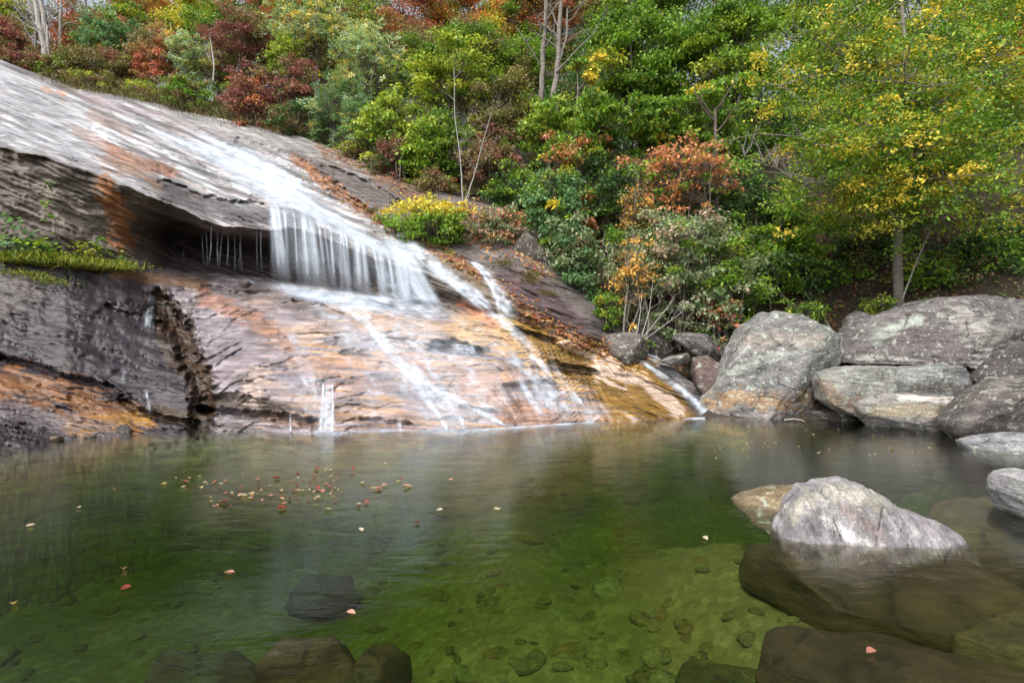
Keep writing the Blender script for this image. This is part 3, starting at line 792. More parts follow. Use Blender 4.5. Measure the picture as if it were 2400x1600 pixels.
sheet('small_ledge_fall', [(1040, 800, 1125, 804, .8), (1045, 832, 1132, 838, .6)], alpha=0.85, n_s=20, fade=(.2, .25), edge=.3, amp=.2)
stream('right_stream', [(1478, 828, 4), (1520, 858, 9), (1560, 885, 13), (1600, 915, 17), (1640, 950, 20), (1655, 968, 20)], 0.9, alpha=0.93, n_s=60, fade=(.25, 0), edge=.5)
stream('left_trickle', [(356, 684, 13), (350, 730, 16), (342, 785, 24)], 0.7, alpha=0.7, n_s=30, fade=(.1, .3), edge=.4)
stream('left_trickle', [(306, 852, 5), (290, 875, 7), (284, 905, 14)], 0.7, alpha=0.7, n_s=26, fade=(.2, .4), edge=.5)
stream('left_trickle', [(340, 905, 5), (347, 940, 8), (354, 978, 10)], 0.65, alpha=0.7, n_s=26, fade=(.3, .3), edge=.5)
rt = random.Random(31)
for k in range(20):                                    # thin threads that find their own way down the slab
    x = rt.uniform(860, 1290); y = 735 + max(0, x - 900) * .22 + rt.uniform(0, 120); L_ = rt.uniform(60, 190); w_ = rt.uniform(3, 9)
    pts = []
    for q in range(5):
        yy = y + L_ * q / 4
        if yy > 1005: break
        pts.append((x + (yy - y) * rt.uniform(.35, .6), yy, w_ * (1 + .25 * q)))
    if len(pts) > 2: stream('thin_trickle', pts, rt.uniform(.5, .8), alpha=rt.uniform(.45, .75), n_s=36, edge=.5, ns_t=7, fade=(.3, .4), soft=.5)
r_ = random.Random(3)
for x in (431, 476, 484, 494, 508, 520, 535, 548, 560, 566, 603, 612, 640):
    y0 = r_.uniform(522, 545)
    stream('drip_thread', [(x + r_.uniform(-2, 2), y0, 1.2), (x + r_.uniform(-3, 3), 580, 2.0), (x + r_.uniform(-9, 4), r_.uniform(625, 650), 3.2)],
           r_.uniform(.4, .9), alpha=r_.uniform(.3, .65), n_s=22, edge=0.5, ns_t=5, fade=(.15, .5), soft=.6)
sheet('ledge_splash', [(470, 640, 600, 648, .5), (490, 652, 640, 664, .7), (560, 664, 680, 680, .4)], alpha=.6, n_s=20, fade=(.3, .4))

# foam where the falls meet the pool
def foam(pts, hw, dens):
    P_ = np.array(pts, float)
    n = 120
    L = np.concatenate([[0], np.cumsum(np.abs(np.diff(P_[:, 0])))]); s = np.linspace(0, L[-1], n)
    px = np.interp(s, L, P_[:, 0]); py = np.interp(s, L, P_[:, 1])
    dd = H * F / (py - 800)
    t = np.linspace(0, 1, 6)
    DD = dd[:, None] + 0.18 - (hw * (1 + 0.4 * fbm(px / 30, 0.5, seed=150, o=3)) + .18)[:, None] * t[None, :]
    V_ = np.stack([(px[:, None] - 1200) / F * DD, DD, np.full_like(DD, 0.006)], -1)
    al = dens * sstep(0, .08, s / s[-1]) * sstep(0, .08, 1 - s / s[-1])
    al = np.clip(al[:, None] * (1.1 + .8 * fbm(px / 25, .7, seed=151, o=3))[:, None] * (1 - t[None, :]) ** .8, 0, 1)
    U = np.stack([t[None, :] * .12 + s[:, None] * .004, s[:, None] * 0.9 / 10 + 0 * DD], -1)
    tag(mk('foam_line', V_.reshape(-1, 3), grid_faces(n, 6), M_FALL, extra={'alpha': al.ravel(), 'soft': np.full(al.size, .5)}, uv=U.reshape(-1, 2)), kind='structure')
foam([(690, 1010), (770, 1013), (900, 1010), (1080, 1012), (1200, 1004), (1300, 997), (1430, 988)], 0.22, .75)
foam([(690, 1013), (900, 1013), (1100, 1015), (1300, 1000), (1430, 992)], .5, .3)
foam([(715, 1013), (770, 1016), (820, 1013)], 0.4, .85)
foam([(980, 1011), (1060, 1013), (1130, 1010)], 0.4, .8)
foam([(1600, 982), (1640, 981), (1655, 981)], 0.3, .8)

# ------------------------------------------------------------------ boulders
def ico(sub):
    import bmesh
    bm = bmesh.new(); bmesh.ops.create_icosphere(bm, subdivisions=sub, radius=1.0)
    v = np.array([p.co[:] for p in bm.verts]); f = np.array([[q.index for q in p.verts] for p in bm.faces]); bm.free()
    return v, f
ICO = {k: ico(k) for k in (2, 3, 4, 5, 6)}
def boulder(name, label, outline, D0, thick, base, cat='rock', sub=5, mat=None, e=0.6, cuts=13, seed=1, wet=0.1,
            paints=(), rough=0.035, ledge=0.0, lsl=0.1, tilt=0.0, group=None, front=.9):
    v, f = ICO[sub]
    pts = np.array(outline, float)
    if name == 'foreground_rock': pts[:, 0] = 2043 + (pts[:, 0] - 2043) * .94; pts[:, 1] += 16
    c = np.array([(pts[:, 0].min() + pts[:, 0].max()) / 2, (pts[:, 1].min() + pts[:, 1].max()) / 2])
    # outline radius per angle
    q = np.vstack([pts, pts[:1]]); dense = np.concatenate([q[i] + (q[i + 1] - q[i]) * np.linspace(0, 1, 40, endpoint=False)[:, None] for i in range(len(pts))])
    dx, dy = dense[:, 0] - c[0], -(dense[:, 1] - c[1])
    th = np.arctan2(dy, dx); r = np.hypot(dx, dy); o_ = np.argsort(th)
    th, r = th[o_], r[o_]
    vt = np.arctan2(v[:, 2], v[:, 0]); R = np.interp(vt, th, r, period=2 * math.pi) * D0 / F
    cz = v[:, 1]; rho = np.hypot(v[:, 0], v[:, 2])
    rad = rho ** e; dep = np.sign(cz) * np.abs(cz) ** e
    x = np.cos(vt) * rad * R; z = np.sin(vt) * rad * R; y = dep * thick
    y = y + tilt * z
    # broad facets: the surface is planed off by random cuts
    rg = np.random.default_rng(seed)
    P3 = np.stack([x, y, z], 1)
    S = np.array([R.max(), thick, R.max()])
    for k in range(cuts):
        n = rg.normal(size=3); n[1] = -abs(n[1]) - front; n /= np.linalg.norm(n)
        h = P3 @ n
        lim = np.quantile(h, rg.uniform(0.83, 0.95))
        ex = np.maximum(h - lim, 0) * 0.97
        P3 = P3 - ex[:, None] * n
    sz = R.mean()
    nn = P3 / (np.linalg.norm(P3, axis=1)[:, None] + 1e-6)
    s0 = seed * 7.3
    dsp = 0.038 * sz * fbm(P3[:, 0] / sz * 1.6 + s0, P3[:, 1] / sz * 1.6, P3[:, 2] / sz * 1.6, seed=201, o=3)
    dsp += rough * sz * fbm(P3[:, 0] / sz * 5 + s0, P3[:, 1] / sz * 5, P3[:, 2] / sz * 5, seed=205, o=4)
    if ledge:
        vv = (P3[:, 2] - lsl * P3[:, 0]) / sz * 9 + 0.9 * fbm(P3[:, 0] / sz * 1.5, P3[:, 1] / sz * 1.5, P3[:, 2] / sz * 3, seed=207, o=3) + s0
        dsp += ledge * sz * (ledges(vv, 0.3) - 0.5)
    P3 = P3 + nn * dsp[:, None]
    cen = wpt(c[0], c[1], D0)
    W = P3 + cen
    px = 1200 + W[:, 0] / W[:, 1] * F; py = 800 - (W[:, 2] - H) / W[:, 1] * F
    col = 0.66 * np.array(base)[None, :] * (1 + 0.30 * fbm(W[:, 0] / sz * 1.5, W[:, 1] / sz * 1.5, W[:, 2] / sz * 2.5, seed=210, o=4))[:, None]
    for a in paints:
        pl_, wi, cc, s = a[:4]
        col = paint(col, px, py, pl_, wi, cc, s, jag=a[4] if len(a) > 4 else 10, fu=26, fv=10, slope=0.2, seed=220 + int(wi))
    alg = sstep(0.03, -0.05, W[:, 2])[:, None]
    col = col * (1 - alg * .85) + np.array((0.06, 0.04, 0.018)) * alg * .85
    we = np.full(len(W), wet) + 0.5 * sstep(0.10, 0.0, W[:, 2])
    # an empty-free single mesh: origin at its foot
    base_pt = np.array([cen[0], cen[1], W[:, 2].min()])
    o = mk(name, W - base_pt, f[:, ::-1] if False else f, mat or M_ROCK, col=col, extra={'wet': np.clip(we, 0, 1)})
    o.location = tuple(float(t_) for t_ in base_pt)
    tag(o, label, cat, group)
    return o

G1 = (0.25, 0.245, 0.24)
boulder('boulder', 'tall leaning grey boulder with orange stained foot standing at the pool edge',
  [(1612, 1015), (1630, 965), (1683, 898), (1721, 821), (1759, 767), (1801, 735), (1815, 727), (1874, 733), (1920, 760), (1957, 782), (1959, 817), (1927, 878), (1897, 936), (1870, 985), (1840, 1015), (1759, 1022), (1680, 1020)],
  12.35, 0.95, (0.27, 0.265, 0.26), 'boulder', 6, mat=M_ROCKD, e=0.5, cuts=10, seed=4, front=1.9, ledge=0.006, tilt=0.25, wet=0.05, paints=[
   ([(1665, 945), (1740, 930), (1800, 945), (1890, 935)], 22, (0.36, 0.22, 0.11), 0.7, 24),
   ([(1640, 975), (1740, 972), (1850, 975)], 13, (0.22, 0.19, 0.19), 0.8),
   ([(1800, 820), (1840, 870), (1850, 920)], 26, (0.20, 0.185, 0.20), 0.6, 18),
   ([(1700, 870), (1760, 850), (1880, 815), (1940, 820)], 14, (0.38, 0.40, 0.36), 0.6, 16),
   ([(1760, 800), (1840, 790), (1920, 800)], 22, (0.24, 0.20, 0.17), 0.6, 18)])
boulder('boulder', 'flank stone coloured dark as the shadow side behind the tall grey boulder', [(1712, 830), (1745, 770), (1790, 735), (1830, 735), (1840, 900), (1700, 930)], 13.1, 0.5, (0.10, 0.085, 0.085), 'boulder', 4, seed=8)  # dark base colour carries the tall boulder's shadow side
boulder('slab_boulder', 'huge flat topped dark streaked slab boulder bridging the rocks at the right',
  [(1959, 806), (1984, 780), (2042, 746), (2110, 730), (2178, 705), (2273, 690), (2365, 693), (2430, 700), (2480, 740), (2440, 800), (2348, 838), (2297, 866), (2229, 863), (2144, 853), (2042, 850), (1968, 842)],
  11.6, 1.3, (0.185, 0.165, 0.165), 'boulder', 6, e=0.6, cuts=11, seed=11, ledge=0.022, lsl=-0.10, tilt=0.35, wet=0.1, paints=[
   ([(2100, 790), (2200, 800), (2280, 850)], 36, (0.10, 0.08, 0.085), 0.7, 24),
   ([(2250, 740), (2340, 790), (2300, 850)], 34, (0.34, 0.32, 0.30), 0.65, 34),
   ([(2060, 790), (2120, 760), (2160, 745)], 14, (0.36, 0.40, 0.35), 0.75, 14),
   ([(1980, 835), (2100, 840), (2200, 855)], 6, (0.38, 0.36, 0.33), 0.6, 6)])
boulder('boulder', 'grey green rounded boulder wedged under the left end of the big slab',
  [(1924, 890), (1940, 872), (1984, 858), (2059, 858), (2130, 860), (2150, 900), (2090, 932), (2040, 960), (1990, 975), (1935, 942)],
  11.2, 0.8, (0.30, 0.30, 0.275), 'boulder', 5, seed=15, paints=[([(1930, 900), (1960, 940), (2010, 950)], 22, (0.20, 0.13, 0.09), 0.7), ([(1990, 945), (2080, 935)], 12, (0.10, 0.08, 0.06), 0.6)])
boulder('boulder', 'blue grey boulder under the middle of the big slab with the shade of a hollow painted on',
  [(2084, 900), (2130, 860), (2195, 853), (2280, 868), (2326, 896), (2320, 940), (2246, 960), (2144, 955), (2090, 930)],
  10.9, 0.75, (0.28, 0.29, 0.29), 'boulder', 5, seed=17, paints=[([(2140, 915), (2230, 905), (2290, 925)], 16, (0.11, 0.09, 0.08), 0.8)])  # dark stroke paints the hollow's shade into the colour
boulder('boulder', 'low pale topped boulder sloping into the pool below the wedged rocks',
  [(2022, 950), (2050, 932), (2086, 921), (2144, 925), (2300, 930), (2330, 960), (2310, 1040), (2200, 1050), (2080, 1030), (2036, 985)],
  10.5, 0.75, (0.29, 0.27, 0.245), 'boulder', 5, seed=21, ledge=0.012, wet=0.2, paints=[
   ([(2110, 930), (2200, 938), (2300, 940)], 9, (0.55, 0.50, 0.47), 0.9, 5), ([(2050, 965), (2140, 960), (2230, 970)], 18, (0.30, 0.24, 0.15), 0.6, 14),
   ([(2060, 990), (2250, 1005)], 20, (0.13, 0.12, 0.13), 0.7)])
boulder('boulder', 'dark rounded boulder cut by the right edge of the view',
  [(2246, 996), (2280, 955), (2314, 922), (2348, 899), (2400, 884), (2470, 880), (2540, 950), (2530, 1060), (2400, 1060), (2290, 1050), (2258, 1022)],
  9.2, 0.9, (0.135, 0.115, 0.11), 'boulder', 5, seed=25, wet=0.3, paints=[([(2260, 1000), (2310, 930), (2380, 892)], 9, (0.28, 0.25, 0.24), 0.7)])
boulder('boulder', 'pale blue grey angular rock in the water below the dark rounded boulder',
  [(2270, 1036), (2320, 1024), (2400, 1016), (2480, 1020), (2480, 1120), (2380, 1120), (2300, 1085)],
  8.4, 0.5, (0.31, 0.31, 0.33), 'boulder', 5, seed=29, wet=0.2, paints=[([(2300, 1080), (2400, 1085)], 12, (0.09, 0.08, 0.08), 0.8)])
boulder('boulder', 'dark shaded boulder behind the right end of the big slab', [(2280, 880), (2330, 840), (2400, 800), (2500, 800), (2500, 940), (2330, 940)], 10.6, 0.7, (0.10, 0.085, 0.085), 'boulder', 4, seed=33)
boulder('boulder', 'white and black weathered rock at the right edge above the water', [(2374, 1124), (2384, 1112), (2420, 1104), (2480, 1130), (2480, 1260), (2420, 1250), (2385, 1200), (2372, 1160)],
  5.2, 0.4, (0.40, 0.39, 0.40), 'rock', 5, seed=37, wet=0.0)
# the foreground rock
boulder('foreground_rock', 'large pale violet grey rock with swirling bands rising from the clear pool in front',
  [(1795, 1330), (1809, 1271), (1821, 1237), (1838, 1213), (1865, 1172), (1906, 1140), (1957, 1129), (2022, 1125), (2045, 1138), (2090, 1157), (2124, 1184), (2171, 1194), (2219, 1213), (2250, 1243), (2272, 1275), (2290, 1330), (2230, 1400), (2100, 1420), (1900, 1400)],
  4.7, 0.38, (0.31, 0.29, 0.305), 'rock', 6, mat=M_ROCKV, e=0.62, cuts=6, seed=45, wet=0.0, rough=0.035, tilt=0.42, ledge=0.012, lsl=-0.5, paints=[
   ([(1860, 1200), (1900, 1160), (1980, 1150), (2060, 1180)], 26, (0.36, 0.34, 0.27), 0.55, 22),
   ([(1980, 1190), (2060, 1250)], 18, (0.20, 0.145, 0.13), 0.55, 16),
   ([(1930, 1215), (2010, 1265), (2100, 1310), (2160, 1325)], 13, (0.50, 0.48, 0.48), 0.75, 10),
   ([(1900, 1300), (1960, 1290), (2000, 1310)], 14, (0.14, 0.115, 0.12), 0.7, 10),
   ([(2110, 1200), (2200, 1240)], 20, (0.19, 0.165, 0.18), 0.5, 14)])
boulder('rock', 'brown striped low rock just behind the pale foreground rock', [(1727, 1186), (1753, 1168), (1838, 1149), (1900, 1147), (1960, 1180), (1930, 1290), (1850, 1290), (1780, 1240)],
  5.6, 0.45, (0.27, 0.20, 0.11), 'rock', 5, seed=49, wet=0.2, ledge=0.01)
# rocks between the falls and the tall boulder
boulder('bank_rock', 'broad low grey ledge rock beside the golden foot of the falls', [(1360, 795), (1400, 782), (1480, 778), (1512, 795), (1520, 842), (1560, 862), (1500, 870), (1400, 830)], 13.4, 0.6, (0.16, 0.135, 0.12), 'rock', 5, seed=53, ledge=0.015)
boulder('rock', 'jutting dark rock with a pale lichen patch below the grey pink bush', [(1570, 785), (1600, 779), (1660, 783), (1690, 815), (1690, 850), (1640, 845), (1605, 812)], 13.3, 0.4, (0.17, 0.155, 0.15), 'rock', 4, seed=57)
boulder('rock', 'thin flat grey stone lying left of the reddish rock', [(1543, 848), (1572, 835), (1622, 826), (1624, 850), (1580, 858)], 13.0, 0.35, (0.25, 0.24, 0.22), 'rock', 4, seed=59)
boulder('rock', 'upright reddish brown rock against the foot of the tall boulder', [(1624, 838), (1660, 832), (1695, 860), (1690, 920), (1655, 940), (1635, 910), (1626, 875)], 12.9, 0.4, (0.17, 0.115, 0.105), 'rock', 4, seed=61, wet=0.3)
boulder('rock', 'small grey rock in the gap above the tall boulder and the slab boulder', [(1980, 775), (1988, 745), (2010, 728), (2040, 735), (2045, 775), (2010, 790)], 12.8, 0.35, (0.15, 0.135, 0.13), 'rock', 4, seed=63)
boulder('rock', 'rounded mossy boulder under the trees behind the tall boulder', [(1985, 665), (1988, 635), (2015, 622), (2045, 635), (2050, 672), (2015, 690)], 15.6, 0.5, (0.10, 0.10, 0.075), 'rock', 4, seed=65)
boulder('rock', 'dark banded rock face half hidden between the bushes above the falls', [(1195, 620), (1200, 570), (1235, 545), (1290, 600), (1315, 690), (1260, 690), (1215, 660)], 15.3, 0.6, (0.13, 0.105, 0.09), 'rock', 5, seed=67, ledge=0.02)
boulder('rock', 'grey stone at the bank with green leaves hanging over it', [(1345, 745), (1375, 712), (1420, 715), (1430, 770), (1380, 785)], 14.3, 0.4, (0.13, 0.125, 0.13), 'rock', 4, seed=69)
boulder('rock', 'low wet dark rock at the waterline between two pale boulders', [(1870, 985), (1900, 965), (1980, 955), (2050, 975), (2090, 1010), (2000, 1020), (1890, 1010)], 11.7, 0.5, (0.07, 0.055, 0.05), 'rock', 4, seed=71, wet=0.6)
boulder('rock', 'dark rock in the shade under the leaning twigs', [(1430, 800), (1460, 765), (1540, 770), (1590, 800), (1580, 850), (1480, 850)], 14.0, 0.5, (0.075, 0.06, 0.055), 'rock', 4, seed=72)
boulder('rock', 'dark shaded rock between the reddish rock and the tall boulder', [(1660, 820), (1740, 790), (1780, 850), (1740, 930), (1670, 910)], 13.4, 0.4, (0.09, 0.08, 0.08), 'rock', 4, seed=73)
boulder('stone', 'small dark wedge stone on the orange rock at the left waterline', [(266, 1012), (278, 998), (292, 994), (306, 1006), (312, 1022), (280, 1022)], 9.85, 0.12, (0.10, 0.085, 0.08), 'stone', 3, seed=75, wet=.4)
boulder('stone', 'flat brown chip of stone at the far left waterline', [(107, 1027), (125, 1021), (146, 1024), (147, 1036), (110, 1036)], 9.15, 0.08, (0.16, 0.11, 0.06), 'stone', 3, seed=76, wet=.3)
boulder('stone', 'smooth grey wet stone on the shelf beside the curtain of water', [(556, 662), (568, 656), (582, 658), (590, 668), (575, 676), (560, 672)], 14.3, 0.12, (0.12, 0.09, 0.09), 'stone', 3, seed=77, wet=.5)
# submerged boulders
def sub(label, X, Y, rx, ry, rz, zc, base, seed, sb=4):
    v, f = ICO[sb]
    P3 = np.sign(v) * np.abs(v) ** 0.8 * np.array([rx, ry, rz])
    rg = np.random.default_rng(seed)
    for k in range(7):
        n = rg.normal(size=3); n[2] = abs(n[2]); n /= np.linalg.norm(n); h = P3 @ n; lim = np.quantile(h, rg.uniform(.82, .93))
        P3 = P3 - (np.maximum(h - lim, 0) * .85)[:, None] * n
    nn = v
    P3 = P3 + nn * (0.07 * rx * fbm(P3[:, 0] / rx * 2 + seed, P3[:, 1] / rx * 2, P3[:, 2] / rx * 3, seed=230, o=4))[:, None]
    a = rg.uniform(-.5, .5); ca, sa = math.cos(a), math.sin(a)
    P3 = np.stack([P3[:, 0] * ca - P3[:, 1] * sa, P3[:, 0] * sa + P3[:, 1] * ca, P3[:, 2]], 1)
    col = .27 * np.array(base) * (1 + .45 * fbm(P3[:, 0] * 3 + seed, P3[:, 1] * 3, P3[:, 2] * 5, seed=231, o=4))[:, None]
    o = mk('submerged_boulder', P3, f, M_SUB, col=col, extra={'wet': np.full(len(P3), .2)})
    o.location = (X, Y, zc - (.32 if zc < -.5 else .06)); tag(o, label, 'boulder')
def under(px, py, z):     # where a point at depth z lies
    D = (H - z) * F / (py - 800.0); return (px - 1200) / F * D, D
for label, px, py, z, rx, ry, rz, base, sd_ in [
    ('big brown submerged slab spreading round the foot of the pale foreground rock', 2060, 1370, -.30, 1.05, .62, .27, (0.16, 0.10, 0.045), 1),
    ('submerged olive boulder left of the foreground rock in green water', 1860, 1400, -.55, .6, .5, .3, (0.15, 0.12, 0.05), 2),
    ('rounded green submerged boulder near the bottom edge right of centre', 1700, 1530, -.55, .33, .3, .27, (0.20, 0.19, 0.08), 3),
    ('wide dark brown submerged boulder at the bottom right corner', 2060, 1570, -.22, .85, .36, .2, (0.12, 0.075, 0.035), 4),
    ('brown submerged slab at the bottom left of centre', 730, 1490, -.55, .42, .30, .32, (0.20, 0.12, 0.07), 5),
    ('narrow brown submerged block beside the brown slab', 885, 1490, -.6, .20, .34, .30, (0.16, 0.10, 0.055), 6),
    ('pale angular submerged stone lying on the green pool bed', 1535, 1495, -.8, .11, .13, .10, (0.34, 0.32, 0.2), 7),
    ('long bluish submerged rock in the left foreground', 490, 1510, -.7, .6, .22, .3, (0.15, 0.14, 0.12), 8),
    ('yellowish submerged ledge at the right edge beyond the foreground rock', 2330, 1215, -.22, 1.0, .5, .2, (0.27, 0.21, 0.08), 9),
    ('brown striped submerged ledge at the right edge beside the foreground rock', 2360, 1330, -.2, .6, .28, .16, (0.18, 0.11, 0.05), 10),
    ('tan submerged stone in the lower right corner', 2390, 1500, -.3, .4, .3, .2, (0.28, 0.21, 0.09), 11),
    ('dim submerged boulder under the streaks of reflected falls', 760, 1340, -1.35, .5, .4, .24, (0.12, 0.12, 0.09), 12),
    ]:
    X_, Y_ = under(px, py, z)
    sub(label, X_, Y_, rx, ry, rz, z, base, sd_, 5 if rx > .5 else 4)
# cobbles of the pool bed
protos = []
for k in range(6):
    v, f = ICO[2]
    rg = np.random.default_rng(300 + k)
    P3 = v * np.array([1, rg.uniform(.6, .95), rg.uniform(.22, .4)])
    P3 = P3 + v * (0.22 * fbm(P3[:, 0] * 1.3 + k * 5, P3[:, 1] * 1.3, P3[:, 2] * 1.3, seed=240, o=2))[:, None]
    b = [(0.15, 0.13, 0.06), (0.13, 0.11, 0.05), (0.20, 0.18, 0.09), (0.14, 0.13, 0.055), (0.18, 0.13, 0.05), (0.17, 0.17, 0.09)][k]
    o = mk('cobble', P3, f, M_SUB, col=np.tile(b, (len(P3), 1)), extra={'wet': np.full(len(P3), .1)})
    protos.append(o)
for i in range(290):
    if random.random() < 0.72:
        px, py = random.uniform(1000, 2450), random.uniform(1240, 1640)
    else:
        px, py = random.uniform(-50, 1200), random.uniform(1300, 1640)
    X_, Y_ = under(px, py, -.8)
    for _ in range(4):
        X_, Y_ = under(px, py, float(bed(X_, Y_)))
    o = protos[i] if i < 6 else protos[i % 6].copy()
    if i >= 6: C.objects.link(o)
    s = random.choice([.05, .07, .08, .10, .16]) * random.uniform(.8, 1.3)
    o.scale = (s, s, s); o.rotation_euler = (random.uniform(-.3, .3), random.uniform(-.3, .3), random.uniform(0, 6.3))
    o.location = (X_, Y_, float(bed(X_, Y_)) - s * .07)
    o.parent = bedo

# ------------------------------------------------------------------ plants
def tubes(segs, k=5):
    """segs: list of (points (n,3), radii (n)) -> verts, faces"""
    Vs, Fs, off = [], [], 0
    ang = np.linspace(0, 2 * math.pi, k, endpoint=False)
    for P_, R_ in segs:
        P_ = np.asarray(P_, float); R_ = np.asarray(R_, float); n = len(P_)
        T = np.gradient(P_, axis=0); T /= np.linalg.norm(T, axis=1)[:, None] + 1e-9
        ref = np.where(np.abs(T[:, 2:3]) > 0.9, np.array([[1., 0, 0]]), np.array([[0, 0, 1.]]))
        A = np.cross(T, ref); A /= np.linalg.norm(A, axis=1)[:, None] + 1e-9
        B = np.cross(T, A)
        ring = P_[:, None, :] + R_[:, None, None] * (np.cos(ang)[None, :, None] * A[:, None, :] + np.sin(ang)[None, :, None] * B[:, None, :])
        Vs.append(ring.reshape(-1, 3))
        i = np.arange(n - 1)[:, None] * k; j = np.arange(k)[None, :]; j2 = (j + 1) % k
        Fs.append(np.stack([i + j, i + j2, i + k + j2, i + k + j], -1).reshape(-1, 4) + off)
        off += n * k
    return np.concatenate(Vs), np.concatenate(Fs)
def bent(a, b, rg, n=6, sag=0.12, wob=0.05):
    a = np.asarray(a, float); b = np.asarray(b, float); t = np.linspace(0, 1, n)[:, None]
    L = np.linalg.norm(b - a)
    m = (a + b) / 2 + np.array([0, 0, -sag * L]) + rg.normal(size=3) * wob * L
    p = (1 - t) ** 2 * a + 2 * t * (1 - t) * m + t * t * b
    p[1:-1] += rg.normal(size=(n - 2, 3)) * wob * 0.25 * L
    return p

PAL = {  # leaf colours with weights
 'green': [((.095, .185, .016), 4), ((.14, .24, .022), 3), ((.05, .11, .015), 3), ((.24, .29, .03), 1.3)],
 'greeny': [((.085, .175, .018), 5), ((.14, .22, .025), 4), ((.27, .28, .03), 1.6), ((.55, .36, .03), .7), ((.05, .11, .015), 3)],
 'yelgreen': [((.26, .31, .035), 4), ((.17, .24, .03), 3), ((.38, .36, .05), 2), ((.09, .15, .02), 2)],
 'rhodo': [((.21, .30, .18), 5), ((.28, .36, .24), 3), ((.12, .19, .10), 3), ((.62, .42, .07), 2.2)],
 'rhodod': [((.075, .145, .065), 5), ((.12, .20, .10), 3), ((.14, .19, .09), 1), ((.4, .3, .06), .25)],
 'maroon': [((.19, .065, .06), 4), ((.26, .11, .09), 3), ((.11, .04, .04), 3), ((.13, .12, .05), 1)],
 'orange': [((.48, .16, .035), 4), ((.38, .19, .04), 3), ((.25, .11, .04), 2), ((.2, .2, .04), 1.5)],
 'pinkred': [((.42, .12, .09), 4), ((.36, .17, .08), 2), ((.2, .17, .06), 2), ((.14, .16, .05), 1)],
 'salmon': [((.46, .18, .09), 4), ((.40, .22, .09), 2), ((.30, .12, .07), 2), ((.18, .17, .05), 1)],
 'greypink': [((.15, .20, .10), 5), ((.24, .26, .17), 3), ((.36, .20, .18), 1.2), ((.08, .13, .05), 3)],
 'olive': [((.14, .11, .05), 3), ((.11, .12, .04), 3), ((.18, .09, .06), 2), ((.2, .2, .05), 1)],
 'yellow': [((.50, .37, .045), 5), ((.42, .38, .05), 3), ((.24, .28, .04), 2)],
 'bluegreen': [((.07, .155, .06), 4), ((.11, .20, .09), 3), ((.05, .10, .035), 2), ((.25, .24, .06), .5)],
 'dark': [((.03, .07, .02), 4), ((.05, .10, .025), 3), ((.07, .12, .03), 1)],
 'amber': [((.50, .29, .08), 4), ((.48, .27, .06), 3), ((.25, .22, .05), 1)],
 'redmix': [((.30, .08, .05), 3), ((.45, .16, .05), 2), ((.14, .15, .05), 2), ((.2, .06, .05), 2)],
}
def leaves(centres, rc, n, size, pal, rg, flat=0.45, kind='leaf', aspect=0.55, droop=0.15, normal_up=0.7):
    cols = np.array([c for c, _ in PAL[pal]]); ws = np.array([w_ for _, w_ in PAL[pal]]); ws = ws / ws.sum()
    K = len(centres)
    cc = cols[rg.choice(len(cols), K, p=ws)]
    if kind == 'whorl':
        per = 9
        m = max(1, n // per)
        ci = rg.integers(0, K, m)
        cen = centres[ci] + rg.normal(size=(m, 3)) * np.array([1, 1, .7]) * rc[ci][:, None] * .55
        ax = rg.normal(size=(m, 3)) * .45 + np.array([0, -.25, 1.]); ax /= np.linalg.norm(ax, axis=1)[:, None]
        t1 = np.cross(ax, rg.normal(size=(m, 3))); t1 /= np.linalg.norm(t1, axis=1)[:, None]; t2 = np.cross(ax, t1)
        a = (np.arange(per)[None, :] / per * 2 * math.pi + rg.uniform(0, 6.3, (m, 1))) + rg.normal(size=(m, per)) * .2
        dr = np.cos(a)[..., None] * t1[:, None] + np.sin(a)[..., None] * t2[:, None] + ax[:, None] * rg.uniform(-.35, .45, (m, per))[..., None]
        dr = dr.reshape(-1, 3); dr /= np.linalg.norm(dr, axis=1)[:, None]
        base = np.repeat(cen, per, 0); nrm = np.repeat(ax, per, 0)
        side = np.cross(dr, nrm); side /= np.linalg.norm(side, axis=1)[:, None] + 1e-9
        l = size * rg.uniform(.7, 1.2, len(base))[:, None]; w_ = l * .26
        lc = cols[rg.choice(len(cols), len(base), p=ws)] * .5 + np.repeat(cc[ci], per, 0) * .5
        yl = (lc[:, 0] > .3)[:, None]
        A = base + dr * l * .12; T = base + dr * l
        M1 = base + dr * l * .55 + side * w_ / 2; M2 = base + dr * l * .55 - side * w_ / 2
    else:
        ci = rg.integers(0, K, n)
        off = rg.normal(size=(n, 3)) * .5
        off[:, 2] *= flat
        off[:, 2] -= droop * (off[:, 0] ** 2 + off[:, 1] ** 2)
        base = centres[ci] + off * rc[ci][:, None]
        nrm = rg.normal(size=(n, 3)) * (1 - normal_up) + np.array([0, -.12, normal_up]); nrm /= np.linalg.norm(nrm, axis=1)[:, None]
        dr = np.cross(nrm, rg.normal(size=(n, 3))); dr /= np.linalg.norm(dr, axis=1)[:, None]
        dr[:, 2] -= .25; side = np.cross(nrm, dr); side /= np.linalg.norm(side, axis=1)[:, None] + 1e-9
        l = size * rg.uniform(.6, 1.25, n)[:, None]; w_ = l * aspect
        lc = cols[rg.choice(len(cols), n, p=ws)] * .45 + cc[ci] * .55
        A = base; T = base + dr * l
        M1 = base + dr * l * .45 + side * w_ / 2 ; M2 = base + dr * l * .45 - side * w_ / 2
    lc = lc * 1.42 * np.exp(rg.normal(size=len(lc)) * .24)[:, None]
    nL = len(A)
    Vv = np.stack([A, M1, T, M2], 1).reshape(-1, 3)
    Fv = np.arange(nL * 4).reshape(-1, 4)
    return Vv, Fv, np.repeat(lc, 4, 0)

